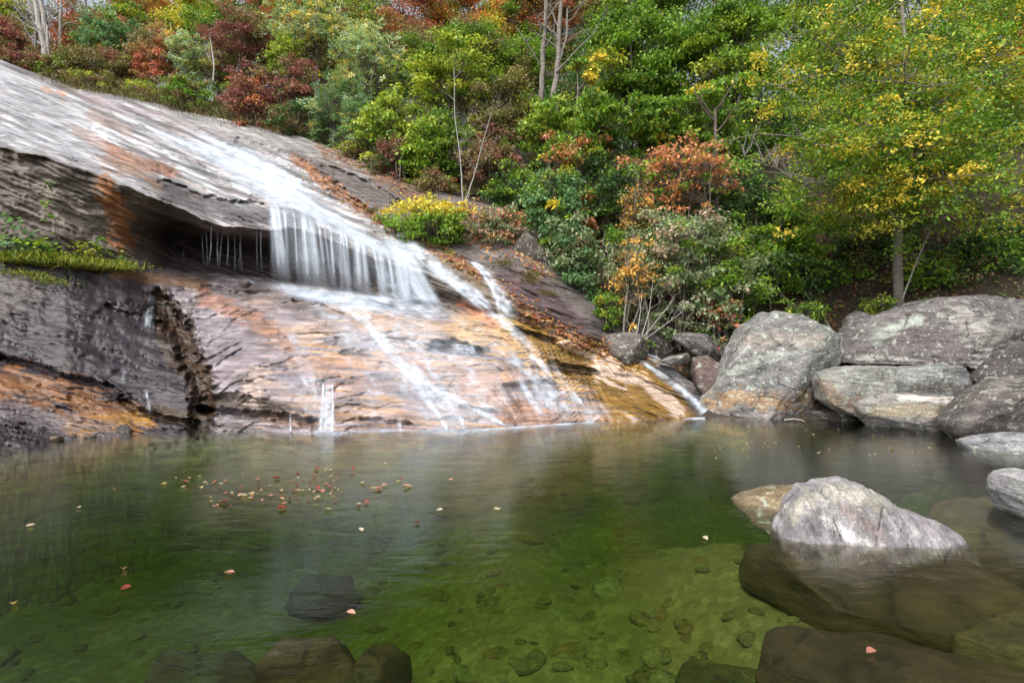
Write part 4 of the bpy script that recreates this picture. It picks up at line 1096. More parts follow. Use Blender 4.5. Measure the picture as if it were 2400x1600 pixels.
NLEAF = [0]
def plant(name, cat, label, px, cy, rx, ry, basepy, pal, leaf=.10, cover=5.0, kind='leaf', D=None, stems=3, stem_r=.035, clump=.25, flat=.45, seed=None,
          pal2=None, frac2=0.0, top2=False, bark=None, group=None, ns=None, fixbase=None, twigs=1.0, up=.42, aspect=.55, skirt=None, onrock=False):
    cover *= 2.0
    seed = seed or int(px * 3 + cy * 7)
    rg = np.random.default_rng(seed)
    if onrock:
        D = float(relief_at(np.array([px]), np.array([basepy]))[0]) + .15
        fixbase = wpt(px, basepy, D)[2]
    if D is None: D = hill_hit(px, basepy)
    cen = wpt(px, cy, D)
    RX, RZ = rx * D / F, ry * D / F
    RY = max(.5, .75 * RX)
    zb = float(hill(cen[0], cen[1])) if fixbase is None else fixbase
    base = np.array([cen[0], cen[1], zb - .1])
    root = empty(name, base); tag(root, label, cat, group)
    # leafy clumps spread through the crown
    rcl = clump * math.sqrt(RX * RZ)
    K = int(np.clip((RX * RZ) / (rcl * rcl) * 3.6, 12, 120)) if ns is None else ns
    d = rg.normal(size=(K, 3)); d /= np.linalg.norm(d, axis=1)[:, None]
    rr = rg.uniform(.25, 1.0, K) ** .55; rr = np.where(rg.random(K) < .18, rr * rg.uniform(1.05, 1.35, K), rr)
    lump = 1.08 + .55 * fbm(d[:, 0] * 1.4 + seed, d[:, 1] * 1.4, d[:, 2] * 1.4, seed=260, o=2)
    cs = cen + d * (rr * lump)[:, None] * np.array([RX, RY, RZ]) * .9
    rc = rcl * rg.uniform(.8, 1.6, K)
    gz = hill(cs[:, 0], cs[:, 1]) + .15
    if onrock: gz = gz * 0 + fixbase
    cs[:, 2] = np.maximum(cs[:, 2], gz)
    if name != 'tree' or skirt:                       # foliage carries on down to the ground
        K2 = int(K * (.55 if skirt is None else skirt))
        a2 = rg.uniform(0, 6.3, K2); r2 = rg.uniform(.1, 1, K2) ** .6
        sx = cen[0] + np.cos(a2) * r2 * RX * .85; sy = cen[1] + np.sin(a2) * r2 * RY * .85
        gz2 = hill(sx, sy) if fixbase is None else np.full(K2, fixbase); sz_ = gz2 + (np.maximum(cen[2], gz2 + .3) - gz2) * rg.uniform(.02, 1, K2)
        cs = np.vstack([cs, np.stack([sx, sy, sz_], 1)]); rc = np.concatenate([rc, rcl * rg.uniform(.6, 1.2, K2)]); K += K2
    lpx = leaf * F / D
    n = int(cover * math.pi * rx * ry / (lpx * lpx * aspect * .55)) if kind == 'leaf' else int(cover * math.pi * rx * ry / (lpx * lpx * .16))
    n = min(n, 30000)
    sets = []
    if not pal2: pal2, frac2 = ('olive' if pal in ('maroon', 'redmix', 'pinkred') else 'greeny' if pal not in ('dark', 'rhodo', 'rhodod') else 'green' if pal == 'dark' else 'rhodo'), .27
    if pal2:
        order = np.argsort(-cs[:, 2] if top2 else rg.random(K))
        k2 = max(1, int(K * frac2)); i2, i1 = order[:k2], order[k2:]
        sets.append(leaves(cs[i1], rc[i1], int(n * (1 - frac2)), leaf, pal, rg, flat, kind, aspect, normal_up=up))
        sets.append(leaves(cs[i2], rc[i2], int(n * frac2), leaf, pal2, rg, flat, kind, aspect, normal_up=up))
    else:
        sets.append(leaves(cs, rc, n, leaf, pal, rg, flat, kind, aspect, normal_up=up))
    o_ = 0; VV, FF, CC = [], [], []
    for v_, f_, c_ in sets:
        VV.append(v_); FF.append(f_ + o_); CC.append(c_); o_ += len(v_)
    NLEAF[0] += o_ // 4
    mk('crown', np.concatenate(VV), np.concatenate(FF), M_LEAF, parent=root, col=np.concatenate(CC), smooth=False)
    # stems and limbs
    st, br = [], []
    tops = []
    for s in range(stems):
        b = base + np.array([rg.normal() * .12 * stems ** .5, rg.normal() * .1, 0]) * (1 if stems > 1 else 0)
        sp = .45 if stems > 1 else .1
        t = cen + np.array([rg.uniform(-sp, sp) * RX, rg.uniform(-sp, sp) * RY, RZ * rg.uniform(.35, .8)])
        p = bent(b, t, rg, 9, 0.0, .05)
        st.append((p, np.linspace(stem_r, stem_r * .3, 9))); tops.append(p)
    for k in range(K):
        p = tops[rg.integers(0, len(tops))]
        dz = cs[k, 2] - RZ * .35
        cand = np.where(p[:, 2] < max(dz, p[2, 2]))[0]
        a = p[cand[-1]] if len(cand) else p[3]
        rb = stem_r * .38
        q = bent(a, cs[k], rg, 6, .08, .06)
        br.append((q, np.linspace(rb, rb * .25, 6)))
        for j in range(int(3 * twigs)):
            e_ = cs[k] + rg.normal(size=3) * rc[k] * np.array([.8, .8, .45])
            br.append((bent(q[4], e_, rg, 4, .02, .08), np.linspace(rb * .32, rb * .12, 4)))
    vt, ft = tubes(st, 7); mk('trunk', vt, ft, bark or M_BARK, parent=root)
    vb, fb = tubes(br, 4); mk('branches', vb, fb, bark or M_TWIG, parent=root)
    return root

B = lambda *a, **k: plant('bush', 'bush', *a, **k)
T = lambda *a, **k: plant('tree', 'tree', *a, **k)
Rh = lambda *a, **k: plant('rhododendron_bush', 'bush', *a, kind='whorl', **k)

# far trees on the skyline ----------------------------------------------------
FAR = 'far trees along the top of the wooded slope'
T('pale green small tree at the extreme top left corner', 30, 30, 60, 60, 130, 'yelgreen', .13, 4, D=33, stems=1, stem_r=.08, group=FAR)
T('dark red far tree leaning in at the top left edge', 10, 100, 75, 60, 170, 'maroon', .12, 5, D=27, stems=3, group=FAR)
T('thin rusty far tree just right of the pale multi stemmed trunks', 175, 45, 50, 70, 150, 'redmix', .12, 2.6, D=31, stems=2, stem_r=.06, group=FAR)
T('orange crowned far tree above the green round bush at upper left', 330, 15, 110, 65, 150, 'orange', .13, 4.5, D=33, stems=2, stem_r=.08, group=FAR)
T('bright yellow green far tree at the top between orange and red crowns', 455, 30, 72, 60, 160, 'yellow', .13, 5, D=31, stems=2, stem_r=.07, pal2='yelgreen', frac2=.5, group=FAR)
T('green far tree above the large yellow flecked rhododendron', 620, -40, 130, 70, 180, 'green', .13, 4, D=34, stems=2, stem_r=.1, group=FAR)
T('brown twiggy far tree with sparse rusty leaves above the rhododendron', 920, 20, 130, 80, 230, 'redmix', .11, 2.4, D=33, stems=4, stem_r=.07, group=FAR)
T('orange far tree left of the twin trunks', 1090, 25, 95, 85, 250, 'orange', .13, 4.2, D=34, stems=2, stem_r=.1, pal2='greeny', frac2=.4, group=FAR)
T('orange and green far tree directly behind the twin trunks', 1215, 60, 100, 100, 260, 'greeny', .13, 4.5, D=32, stems=2, stem_r=.1, pal2='orange', frac2=.4, group=FAR)
T('dark red far tree right of the twin trunks at the top edge', 1370, 20, 95, 85, 260, 'redmix', .13, 4.5, D=34, stems=2, stem_r=.1, pal2='green', frac2=.4, group=FAR)
T('tall bright green far tree rising past the top edge right of centre', 1520, -30, 110, 110, 260, 'green', .14, 4.5, D=33, stems=1, stem_r=.14, group=FAR)
T('green far tree with sky showing through above the maple', 1740, -10, 130, 130, 260, 'green', .14, 4.2, D=33, stems=1, stem_r=.14, group=FAR)
T('green far tree hidden behind the left limbs of the big leaning tree', 1950, 40, 150, 140, 300, 'green', .14, 4.5, D=31, stems=1, stem_r=.14, group=FAR)
T('yellowing far tree behind the top of the big leaning tree', 2180, 30, 160, 150, 300, 'greeny', .14, 4.5, D=31, stems=1, stem_r=.14, group=FAR)
T('yellow and orange far tree in the top right corner', 2390, 60, 130, 160, 300, 'greeny', .14, 4.5, D=30, stems=1, stem_r=.14, pal2='orange', frac2=.25, group=FAR)
T('dull green tree crown low behind the orange far trees', 1060, 130, 150, 80, 260, 'olive', .12, 4.5, D=29, stems=3, stem_r=.06, pal2='green', frac2=.4, group=FAR)
T('mixed green and rusty tree crown behind the dark red shrub', 260, 110, 140, 70, 190, 'olive', .12, 4.5, D=29, stems=3, stem_r=.05, pal2='redmix', frac2=.4, group=FAR)
T('dark green tree crown deep behind the maple', 1450, 200, 150, 150, 330, 'dark', .13, 4, D=26, stems=2, stem_r=.08, group=FAR)
T('dark green tree crown deep behind the salmon shrub', 1760, 250, 170, 170, 400, 'green', .13, 4, D=24, stems=2, stem_r=.08, pal2='dark', frac2=.5, group=FAR)
T('dark green tree crown deep behind the big leaning tree', 2060, 300, 170, 180, 450, 'dark', .13, 4, D=22, stems=2, stem_r=.08, group=FAR)
T('dark green tree crown deep behind the right side of the big leaning tree', 2330, 320, 170, 190, 450, 'dark', .13, 4.2, D=20, stems=2, stem_r=.08, pal2='green', frac2=.4, group=FAR)

# left band of shrubs above the slab ------------------------------------------
B('round green bush with a darker underside at upper left', 255, 80, 66, 50, 150, 'bluegreen', .12, 5, stems=4, D=26)
B('dark brown red thicket under the round green bush', 255, 155, 85, 42, 205, 'olive', .10, 5, stems=6, pal2='maroon', frac2=.4, D=25.3)
B('low olive and red shrub on the slab crest beside the pale trunks', 150, 150, 60, 38, 190, 'olive', .10, 5, stems=5, D=25.2)
B('small dark red shrub at the left end of the slab crest', 55, 145, 50, 34, 180, 'maroon', .10, 4.5, stems=5, D=25.2, pal2='olive', frac2=.4)
B('bright pink red shrub left of the dark rhododendron', 365, 130, 55, 62, 225, 'pinkred', .10, 5, stems=5, D=25)
B('low grassy yellow green shrub at the edge of the slab', 330, 210, 46, 20, 228, 'yelgreen', .08, 5, stems=6, D=24.6)
B('olive low shrub spreading along the slab crest', 225, 195, 75, 20, 210, 'olive', .08, 5, stems=8, D=24.6, pal2='yelgreen', frac2=.4)
Rh('grey green rhododendron between the pink red shrub and the dark red shrub', 450, 130, 62, 62, 240, 'rhodo', .17, 3.2, stems=4, D=24.6)
B('dark green shrub low on the slab edge under the grey green rhododendron', 440, 215, 70, 38, 258, 'green', .09, 5, stems=6, D=24, pal2='olive', frac2=.45)
B('large dark red shrub at upper left of centre', 575, 85, 78, 62, 250, 'maroon', .10, 5.5, stems=5, D=25, stem_r=.04)
B('dark red leafy shrub hanging over the slab edge', 590, 225, 58, 62, 300, 'maroon', .11, 5, stems=5, D=23, pal2='redmix', frac2=.3)
B('small yellow green shrub squeezed between dark red and rhododendron', 665, 120, 38, 55, 260, 'yelgreen', .10, 5, stems=3, D=24)
B('second dark red shrub beside the narrow yellow green shrub', 690, 190, 50, 50, 300, 'maroon', .10, 4.5, stems=5, D=23.2, pal2='olive', frac2=.4)
Rh('large pale rhododendron flecked with yellow leaves at top centre left', 720, 55, 125, 72, 280, 'rhodo', .20, 3.4, stems=5, D=25, stem_r=.06)
Rh('broad pale rhododendron flecked with yellow leaves below the larger one', 860, 150, 100, 85, 330, 'rhodo', .19, 3.4, stems=5, D=22.5, stem_r=.05)
Rh('dark green rhododendron reaching down to the brown rock', 785, 255, 62, 78, 335, 'rhodod', .17, 3.8, stems=5, D=21.8)
Rh('very dark rhododendron in shade beside the yellow green shrub', 850, 290, 58, 68, 355, 'rhodod', .17, 3.8, stems=5, D=21)
B('dark shaded thicket along the edge above the brown rock', 700, 280, 70, 40, 320, 'olive', .10, 5, stems=7, D=22.6, pal2='dark', frac2=.5)

# centre ------------------------------------------------------------------------
B('big arching yellow green shrub above the falls', 1055, 170, 105, 82, 400, 'yelgreen', .13, 5.2, stems=5, D=19.6, stem_r=.045, flat=.3, up=.6)
B('left lobe shrub of yellow green leaves over the brown rock', 905, 275, 66, 66, 375, 'yelgreen', .13, 5, stems=4, D=19.8, flat=.3)
B('deep green shrub in the middle of the yellow green ones', 1010, 330, 75, 85, 430, 'green', .13, 4.8, stems=4, D=18.9, flat=.35, pal2='yelgreen', frac2=.35)
B('small dusky red shrub under the left yellow green lobe', 930, 345, 46, 30, 400, 'maroon', .09, 4.5, stems=5, D=19, pal2='olive', frac2=.4)
B('brownish mauve twiggy bush left of the twin trunks', 1180, 250, 76, 105, 430, 'olive', .10, 4.4, stems=7, D=19.5, pal2='greeny', frac2=.2)
B('dusky purple bush below the mauve twiggy bush', 1150, 370, 66, 62, 460, 'maroon', .10, 4, stems=6, D=18.3, pal2='olive', frac2=.6)
B('yellow topped bush on the ledge above the falls', 1006, 508, 94, 56, 572, 'green', .10, 4.5, stems=6, onrock=True, pal2='yellow', frac2=.34, top2=True)
B('sparse twiggy pinkish bush on the rocky bank', 1165, 520, 82, 42, 572, 'greypink', .09, 2.6, stems=8, onrock=True, pal2='pinkred', frac2=.3)
B('dark low bush in the hollow behind the bare saplings', 1210, 440, 72, 55, 500, 'green', .11, 4.4, stems=6, D=17.8, pal2='dark', frac2=.5)
B('light green and yellow bush under the twin trunks', 1280, 270, 72, 62, 400, 'yelgreen', .13, 5, stems=5, D=19, pal2='greeny', frac2=.4)
B('orange pink leaved bush right of the twin trunks', 1350, 355, 78, 52, 470, 'salmon', .12, 4.6, stems=5, D=17.4, pal2='green', frac2=.35)
B('blue green drooping bush above the dark banded rock', 1300, 465, 72, 85, 600, 'bluegreen', .12, 5.2, stems=6, D=15.9)
B('glossy green bush with reddish tips hanging over the bank', 1345, 595, 66, 92, 690, 'bluegreen', .11, 5.4, stems=6, D=14.9, pal2='greypink', frac2=.4)
B('small green leaf spray at the foot of the hanging bush', 1420, 720, 34, 40, 770, 'green', .09, 4, stems=4, D=14.1)
T('bright green maple right of the twin trunks', 1490, 120, 120, 125, 480, 'green', .14, 4.8, stems=3, stem_r=.07, D=20.5, flat=.28)
T('green maple with yellow branch tips in the middle of the slope', 1450, 280, 125, 70, 500, 'green', .15, 5.0, stems=3, stem_r=.06, D=17.8, flat=.25, pal2='greeny', frac2=.5)
B('spray of yellow leaves at the upper left of the maple', 1370, 150, 34, 44, 480, 'yellow', .14, 4, stems=1, D=19.0, ns=10)
T('dense green tree between the maple and the big leaning tree', 1680, 130, 125, 135, 500, 'green', .14, 5.0, stems=3, stem_r=.07, D=19.8, flat=.28, pal2='greeny', frac2=.2)
T('dark green layered tree above the salmon shrub', 1640, 265, 120, 68, 520, 'green', .14, 4.8, stems=3, stem_r=.05, D=18.0, flat=.22)
B('salmon orange leaved shrub in the middle of the right slope', 1610, 392, 142, 68, 610, 'salmon', .115, 2.5, stems=5, stem_r=.03, D=16.0, flat=.25, pal2='green', frac2=.28, clump=.16)
B('small amber leaved shrub left of the salmon shrub', 1490, 480, 44, 52, 620, 'amber', .10, 3.4, stems=4, D=15.6, pal2='olive', frac2=.5)
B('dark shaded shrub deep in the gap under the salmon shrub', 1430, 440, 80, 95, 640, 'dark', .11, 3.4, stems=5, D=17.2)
B('broad grey green bush with pink tips above the rocks', 1600, 575, 165, 82, 775, 'greypink', .10, 5.0, stems=12, stem_r=.028, D=14.3, clump=.2)
B('lower right part bush of grey green and dusky pink leaves over the rocks', 1690, 655, 120, 66, 790, 'greypink', .10, 4.6, stems=8, stem_r=.025, D=13.9, pal2='green', frac2=.4, clump=.24)
B('amber yellow bush in front of the grey green bush', 1485, 630, 58, 56, 790, 'amber', .09, 2.8, stems=5, D=13.7, pal2='greypink', frac2=.4, skirt=.15)
B('pink leaved bush tip hanging over the dark gap', 1690, 728, 50, 26, 790, 'pinkred', .09, 3.6, stems=3, D=13.6, pal2='greypink', frac2=.5)
B('bright mid green bush behind the tall boulder', 1850, 545, 92, 82, 720, 'green', .11, 5, stems=5, D=15.4, flat=.3, pal2='yelgreen', frac2=.2)
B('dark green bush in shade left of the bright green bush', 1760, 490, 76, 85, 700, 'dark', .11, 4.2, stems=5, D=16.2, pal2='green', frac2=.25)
B('deep green bush with wide flat leaves right of the grey green bush', 1790, 610, 70, 62, 740, 'green', .11, 4.8, stems=5, D=14.6, pal2='dark', frac2=.4)
B('low fern green shrub at the foot of the big leaning tree', 2170, 640, 66, 42, 700, 'green', .10, 3.6, stems=6, D=14.2, flat=.25)
B('dark green shrub in the shade at the far right', 2330, 600, 90, 70, 690, 'green', .12, 3.8, stems=6, D=14.2, flat=.3, pal2='dark', frac2=.5)
B('small green plant tuft between the tall boulder and the tree trunk', 1890, 725, 44, 26, 760, 'green', .09, 3.4, stems=6, D=13.6)
B('small mossy green tuft behind the slab boulder left of the trunk', 2060, 715, 42, 22, 740, 'yelgreen', .08, 3.4, stems=6, D=13.4)

B('deep shaded bush filling the gap beneath the salmon shrub', 1640, 490, 120, 60, 640, 'dark', .11, 4, stems=5, D=16.8, pal2='green', frac2=.2)  # added so its dark leaves supply the gap's deep shade
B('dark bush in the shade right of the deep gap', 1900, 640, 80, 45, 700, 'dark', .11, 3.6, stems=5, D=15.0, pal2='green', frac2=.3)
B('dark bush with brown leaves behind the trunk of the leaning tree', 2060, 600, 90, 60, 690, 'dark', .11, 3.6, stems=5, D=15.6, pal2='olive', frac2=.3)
B('olive brush at the right edge above the slab boulder', 2400, 640, 80, 50, 700, 'green', .11, 3.6, stems=5, D=13.6, pal2='dark', frac2=.5)
B('small rusty shrub at the rim of the brown rock under the dark rhododendron', 830, 352, 40, 22, 372, 'olive', .09, 3.5, stems=5, onrock=True, pal2='yelgreen', frac2=.3)
B('dark low thicket along the rim of the brown rock', 900, 385, 60, 24, 412, 'dark', .09, 4, stems=6, D=19.2, pal2='olive', frac2=.5)
B('twiggy brown thicket beside the tall pale sapling', 1020, 425, 62, 28, 452, 'olive', .09, 3, stems=7, D=18.1, pal2='pinkred', frac2=.2)
fil = [(20, 95, 60, 'olive'), (190, 100, 60, 'redmix'), (285, 60, 75, 'greeny'), (400, 85, 75, 'olive'), (520, 60, 85, 'green'), (640, 60, 90, 'redmix'), (560, 160, 75, 'olive'), (680, 150, 80, 'dark'),
  (800, 50, 95, 'greeny'), (800, 150, 85, 'olive'), (930, 95, 95, 'redmix'), (980, 180, 85, 'dark'), (1120, 120, 95, 'greeny'), (1150, 215, 85, 'olive'), (1250, 160, 85, 'green'), (1380, 120, 85, 'dark'), (900, 215, 75, 'dark'), (720, -10, 90, 'orange'), (1300, -10, 80, 'redmix')]
for k_, (x_, y_, r_2, p_) in enumerate(fil):
    T('muted tree crown showing only in gaps of the wood behind the shrubs', x_, y_, r_2, r_2 * .8, 260, p_, .13, 3.6, D=29 + (k_ % 4), stems=2, stem_r=.07, skirt=.5, group='half hidden trees behind the front shrubs', seed=900 + k_)
# undergrowth that covers the wooded ground
def undergrowth():
    rg = np.random.default_rng(808)
    n = 900
    X_ = rg.uniform(-26, 15, n); yb = np.interp(X_, HB[:, 0], HB[:, 1]); Y_ = yb + rg.uniform(.2, 9, n) ** 1.0
    keep = fbm(X_ / 2, Y_ / 2, seed=809, o=2) > -.25; X_, Y_ = X_[keep], Y_[keep]
    cs = np.stack([X_, Y_, hill(X_, Y_) + .18], 1)
    parts = []
    for pal, fr in (('dark', .4), ('green', .25), ('olive', .35)):
        m = rg.random(len(cs)) < fr
        parts.append(leaves(cs[m], rg.uniform(.25, .6, m.sum()), int(60000 * fr), .09, pal, rg, .5, normal_up=.5))
    o_ = 0; VV, FF, CC = [], [], []
    for v_, f_, c_ in parts: VV.append(v_); FF.append(f_ + o_); CC.append(c_); o_ += len(v_)
    tag(mk('undergrowth', np.concatenate(VV), np.concatenate(FF), M_LEAF, col=np.concatenate(CC), smooth=False), kind='stuff')
undergrowth()

# the big leaning tree at the right with an explicit limb structure
def big_tree():
    D = 13.6
    root = empty('leaning_tree', wpt(2108, 745, D)); tag(root, 'big spreading tree with a visible grey trunk and green and yellow leaves at the right', 'tree')
    rg = np.random.default_rng(77)
    P_ = lambda x, y, dd=0: wpt(x, y, D + dd)
    trunk = np.array([P_(2108, 760), P_(2106, 700), P_(2104, 630), P_(2104, 560), P_(2108, 490), P_(2112, 400), P_(2118, 310), P_(2125, 200), P_(2120, 90), P_(2110, -40)])
    st = [(trunk, np.array([.13, .115, .105, .10, .095, .085, .075, .06, .045, .02]))]
    limbs = [((2106, 520), (1745, 365), -1.5, .045), ((2108, 470), (1900, 420), -1.6, .05), ((2110, 420), (1830, 200), -.6, .055), ((2112, 380), (1950, 80), .3, .05),
             ((2112, 400), (2350, 200), -.3, .055), ((2108, 480), (2400, 330), -1.0, .05), ((2106, 500), (2330, 430), -1.2, .04), ((2118, 300), (2260, 40), .4, .045),
             ((2118, 300), (2000, -20), -.4, .045), ((2112, 350), (2440, 90), .2, .05), ((2108, 490), (1960, 420), -1.0, .04),
             ((2110, 400), (2150, 330), -1.8, .045), ((2110, 430), (2220, 410), -2.0, .045), ((2112, 370), (2020, 290), -1.8, .045), ((2116, 320), (2120, 150), -1.7, .045),
             ((2112, 380), (1870, 320), -1.4, .04), ((2116, 300), (2330, 130), -1.3, .04), ((2120, 200), (1860, 60), -.6, .035), ((2120, 180), (2400, 20), -.6, .035)]
    cl, rr = [], []
    br = []
    for (x0, y0), (x1, y1), dd, r0 in limbs:
        p = bent(P_(x0, y0), P_(x1, y1, dd), rg, 12, .10, .03)
        br.append((p, np.linspace(r0, r0 * .22, 12)))
        if (x1, y1) == (1745, 365):                          # this limb ends in bare twigs
            for k in range(26):
                a = p[rg.integers(7, 12)]
                e_ = a + np.array([rg.uniform(-.5, .5), rg.uniform(-.3, .3), rg.uniform(.15, 1.0)]) * .75
                br.append((bent(a, e_, rg, 5, -.1, .1), np.linspace(.012, .004, 5)))
            rngk = range(1, 5)
        else:
            rngk = range(3, 12)
        for k in rngk:
            for j in range(3):
                e_ = p[k] + np.array([rg.normal() * .65, rg.normal() * .6, rg.normal() * .38 + .1])
                br.append((bent(p[k], e_, rg, 5, .03, .08), np.linspace(.014, .005, 5)))
                cl.append(e_); rr.append(rg.uniform(.28, .52))
                cl.append(e_ + rg.normal(size=3) * .3); rr.append(rg.uniform(.2, .4))
    cl = np.array(cl); rr = np.array(rr)
    vt, ft = tubes(st, 10); mk('trunk', vt, ft, M_BARK, parent=root)
    vb, fb = tubes(br, 5); mk('branches', vb, fb, M_BARK, parent=root)
    yel = rg.random(len(cl)) < .17
    s1 = leaves(cl[~yel], rr[~yel], 66000, .085, 'greeny', rg, .4, normal_up=.6)
    s2 = leaves(cl[yel], rr[yel], 12000, .085, 'yellow', rg, .4, normal_up=.6)
    mk('crown', np.concatenate([s1[0], s2[0]]), np.concatenate([s1[1], s2[1] + len(s1[0])]), M_LEAF, parent=root, col=np.concatenate([s1[2], s2[2]]), smooth=False)
big_tree()

# named bare trunks and saplings ----------------------------------------------
def stems_only(name, cat, label, paths, mat, tw=0, seed=1, twl=.8):
    rg = np.random.default_rng(seed)
    p0 = wpt(*paths[0][0][0]); root = empty(name, p0); tag(root, label, cat)
    br = []
    for pts, r0, r1 in paths:
        P_ = np.array([wpt(*q) for q in pts])
        t = np.linspace(0, 1, len(P_)); tt = np.linspace(0, 1, 14)
        Q = np.stack([np.interp(tt, t, P_[:, k]) for k in range(3)], 1); Q[1:-1] += rg.normal(size=(12, 3)) * r0 * .14
        v_, f_ = tubes([(Q, np.linspace(r0, r1, 14))], 7)
        mk('stem', v_, f_, mat, parent=root)
        for k in range(tw):
            a = Q[rg.integers(4, 14)]
            e_ = a + np.array([rg.choice([-1, 1]) * rg.uniform(.2, .7), rg.uniform(-.3, .3), rg.uniform(.3, .9)]) * twl
            q = bent(a, e_, rg, 6, .02, .08); br.append((q, np.linspace(r1 * .7, r1 * .2, 6)))
            for j in range(3):
                br.append((bent(q[3], q[3] + rg.normal(size=3) * .25 * twl + np.array([0, 0, .25]), rg, 4, 0, .08), np.linspace(r1 * .3, r1 * .12, 4)))
    if br:
        v_, f_ = tubes(br, 4); tag(mk('twigs', v_, f_, mat, parent=root), kind='stuff')
stems_only('tree', 'tree', 'grey left trunk of the twin trees at top centre', [([(1268, 250, 20.3), (1272, 150, 20.3), (1278, 60, 20.3), (1284, -60, 20.3)], .11, .06)], M_BARK, 6, 5, 1.6)
stems_only('tree', 'tree', 'forked grey right trunk of the twin trees with a leaning limb',
   [([(1292, 250, 20.0), (1306, 170, 20.0), (1312, 80, 20.0), (1318, -60, 20.0)], .12, .06), ([(1306, 160, 20.0), (1328, 90, 20.0), (1330, 20, 20)], .05, .03), ([(1304, 170, 19.9), (1350, 120, 19.7), (1390, 80, 19.6)], .035, .015)], M_BARK, 5, 6, 1.6)
stems_only('tree', 'tree', 'pale grey multi stemmed tree standing on the slab crest at upper left',
   [([(112, 165, 27), (100, 90, 27), (88, 30, 27), (74, -40, 27)], .15, .09), ([(114, 165, 27.1), (108, 80, 27.1), (96, 0, 27.1), (92, -40, 27)], .13, .08), ([(116, 150, 27.1), (112, 90, 27), (110, 60, 27)], .08, .04), ([(80, 150, 27.3), (84, 80, 27.3), (74, 20, 27.3)], .06, .03)], M_PALEBARK, 5, 7, 2)
stems_only('tree', 'tree', 'slim pale trunk right of the multi stemmed pale tree', [([(140, 150, 27.5), (140, 90, 27.5), (143, 30, 27.5), (146, -40, 27.5)], .09, .05)], M_PALEBARK, 4, 8, 2)
stems_only('tree', 'tree', 'thin dark trunk leaning left above the round green bush', [([(215, 150, 27.5), (208, 90, 27.5), (202, 20, 27.5), (196, -40, 27.5)], .08, .05)], M_BARK, 4, 9, 2)
stems_only('sapling', 'tree', 'thin white curved sapling in front of the grey green rhododendron', [([(500, 190, 23.5), (502, 150, 23.5), (496, 110, 23.6), (488, 70, 23.8)], .035, .015)], M_PALEBARK, 3, 10, .8)
stems_only('sapling', 'tree', 'tall thin pale sapling rising behind the yellow topped bush', [([(1085, 478, 16.8), (1080, 380, 16.8), (1066, 270, 16.8), (1064, 160, 16.8)], .024, .009)], M_PALETWIG, 9, 11, .9)
stems_only('sapling', 'tree', 'thin bare sapling leaning right beside the tall pale one', [([(1088, 480, 16.7), (1112, 410, 16.7), (1130, 340, 16.7), (1150, 270, 16.7)], .02, .008)], M_PALETWIG, 10, 12, .9)
stems_only('sapling', 'tree', 'thin dark stem with a reddish tip at the upper edge of the dark rock', [([(912, 495, 16.8), (910, 460, 16.8), (912, 425, 16.8)], .03, .015)], M_BARK, 2, 13, .5)
stems_only('sapling', 'tree', 'thin pale twig leaning beside the trunk of the big leaning tree', [([(2115, 700, 13.2), (2150, 610, 13.1), (2180, 540, 13)], .018, .006)], M_PALETWIG, 4, 14, .5)
stems_only('dead_branch', 'branch', 'fan of dry leaning stems under the grey green bush', [([(1500, 800, 13.2), (1540, 750, 13.2), (1580, 700, 13.2)], .014, .006), ([(1505, 800, 13.2), (1560, 760, 13.1), (1600, 730, 13)], .012, .006), ([(1490, 800, 13.2), (1500, 740, 13.3), (1505, 680, 13.3)], .014, .006), ([(1500, 800, 13.2), (1522, 730, 13.3), (1530, 660, 13.3)], .014, .006)], M_PALETWIG, 4, 15, .5)
stems_only('twig', 'twig', 'curved pale twig at the waterline below the tall boulder', [([(1838, 984, 11.35), (1860, 981, 11.3), (1880, 984, 11.2), (1886, 988, 11.1)], .012, .006)], M_PALETWIG, 0, 16)
stems_only('tree', 'tree', 'dark slender trunk in the shade between salmon shrub and leaning tree', [([(1690, 640, 16), (1684, 500, 16), (1680, 380, 16), (1676, 260, 16.2)], .07, .04)], M_TWIG, 5, 17, 1.2)
stems_only('tree', 'tree', 'dark thin trunk behind the leaning tree near the right edge', [([(2260, 660, 15), (2266, 540, 15), (2275, 420, 15), (2285, 250, 15)], .07, .04)], M_TWIG, 5, 18, 1.2)

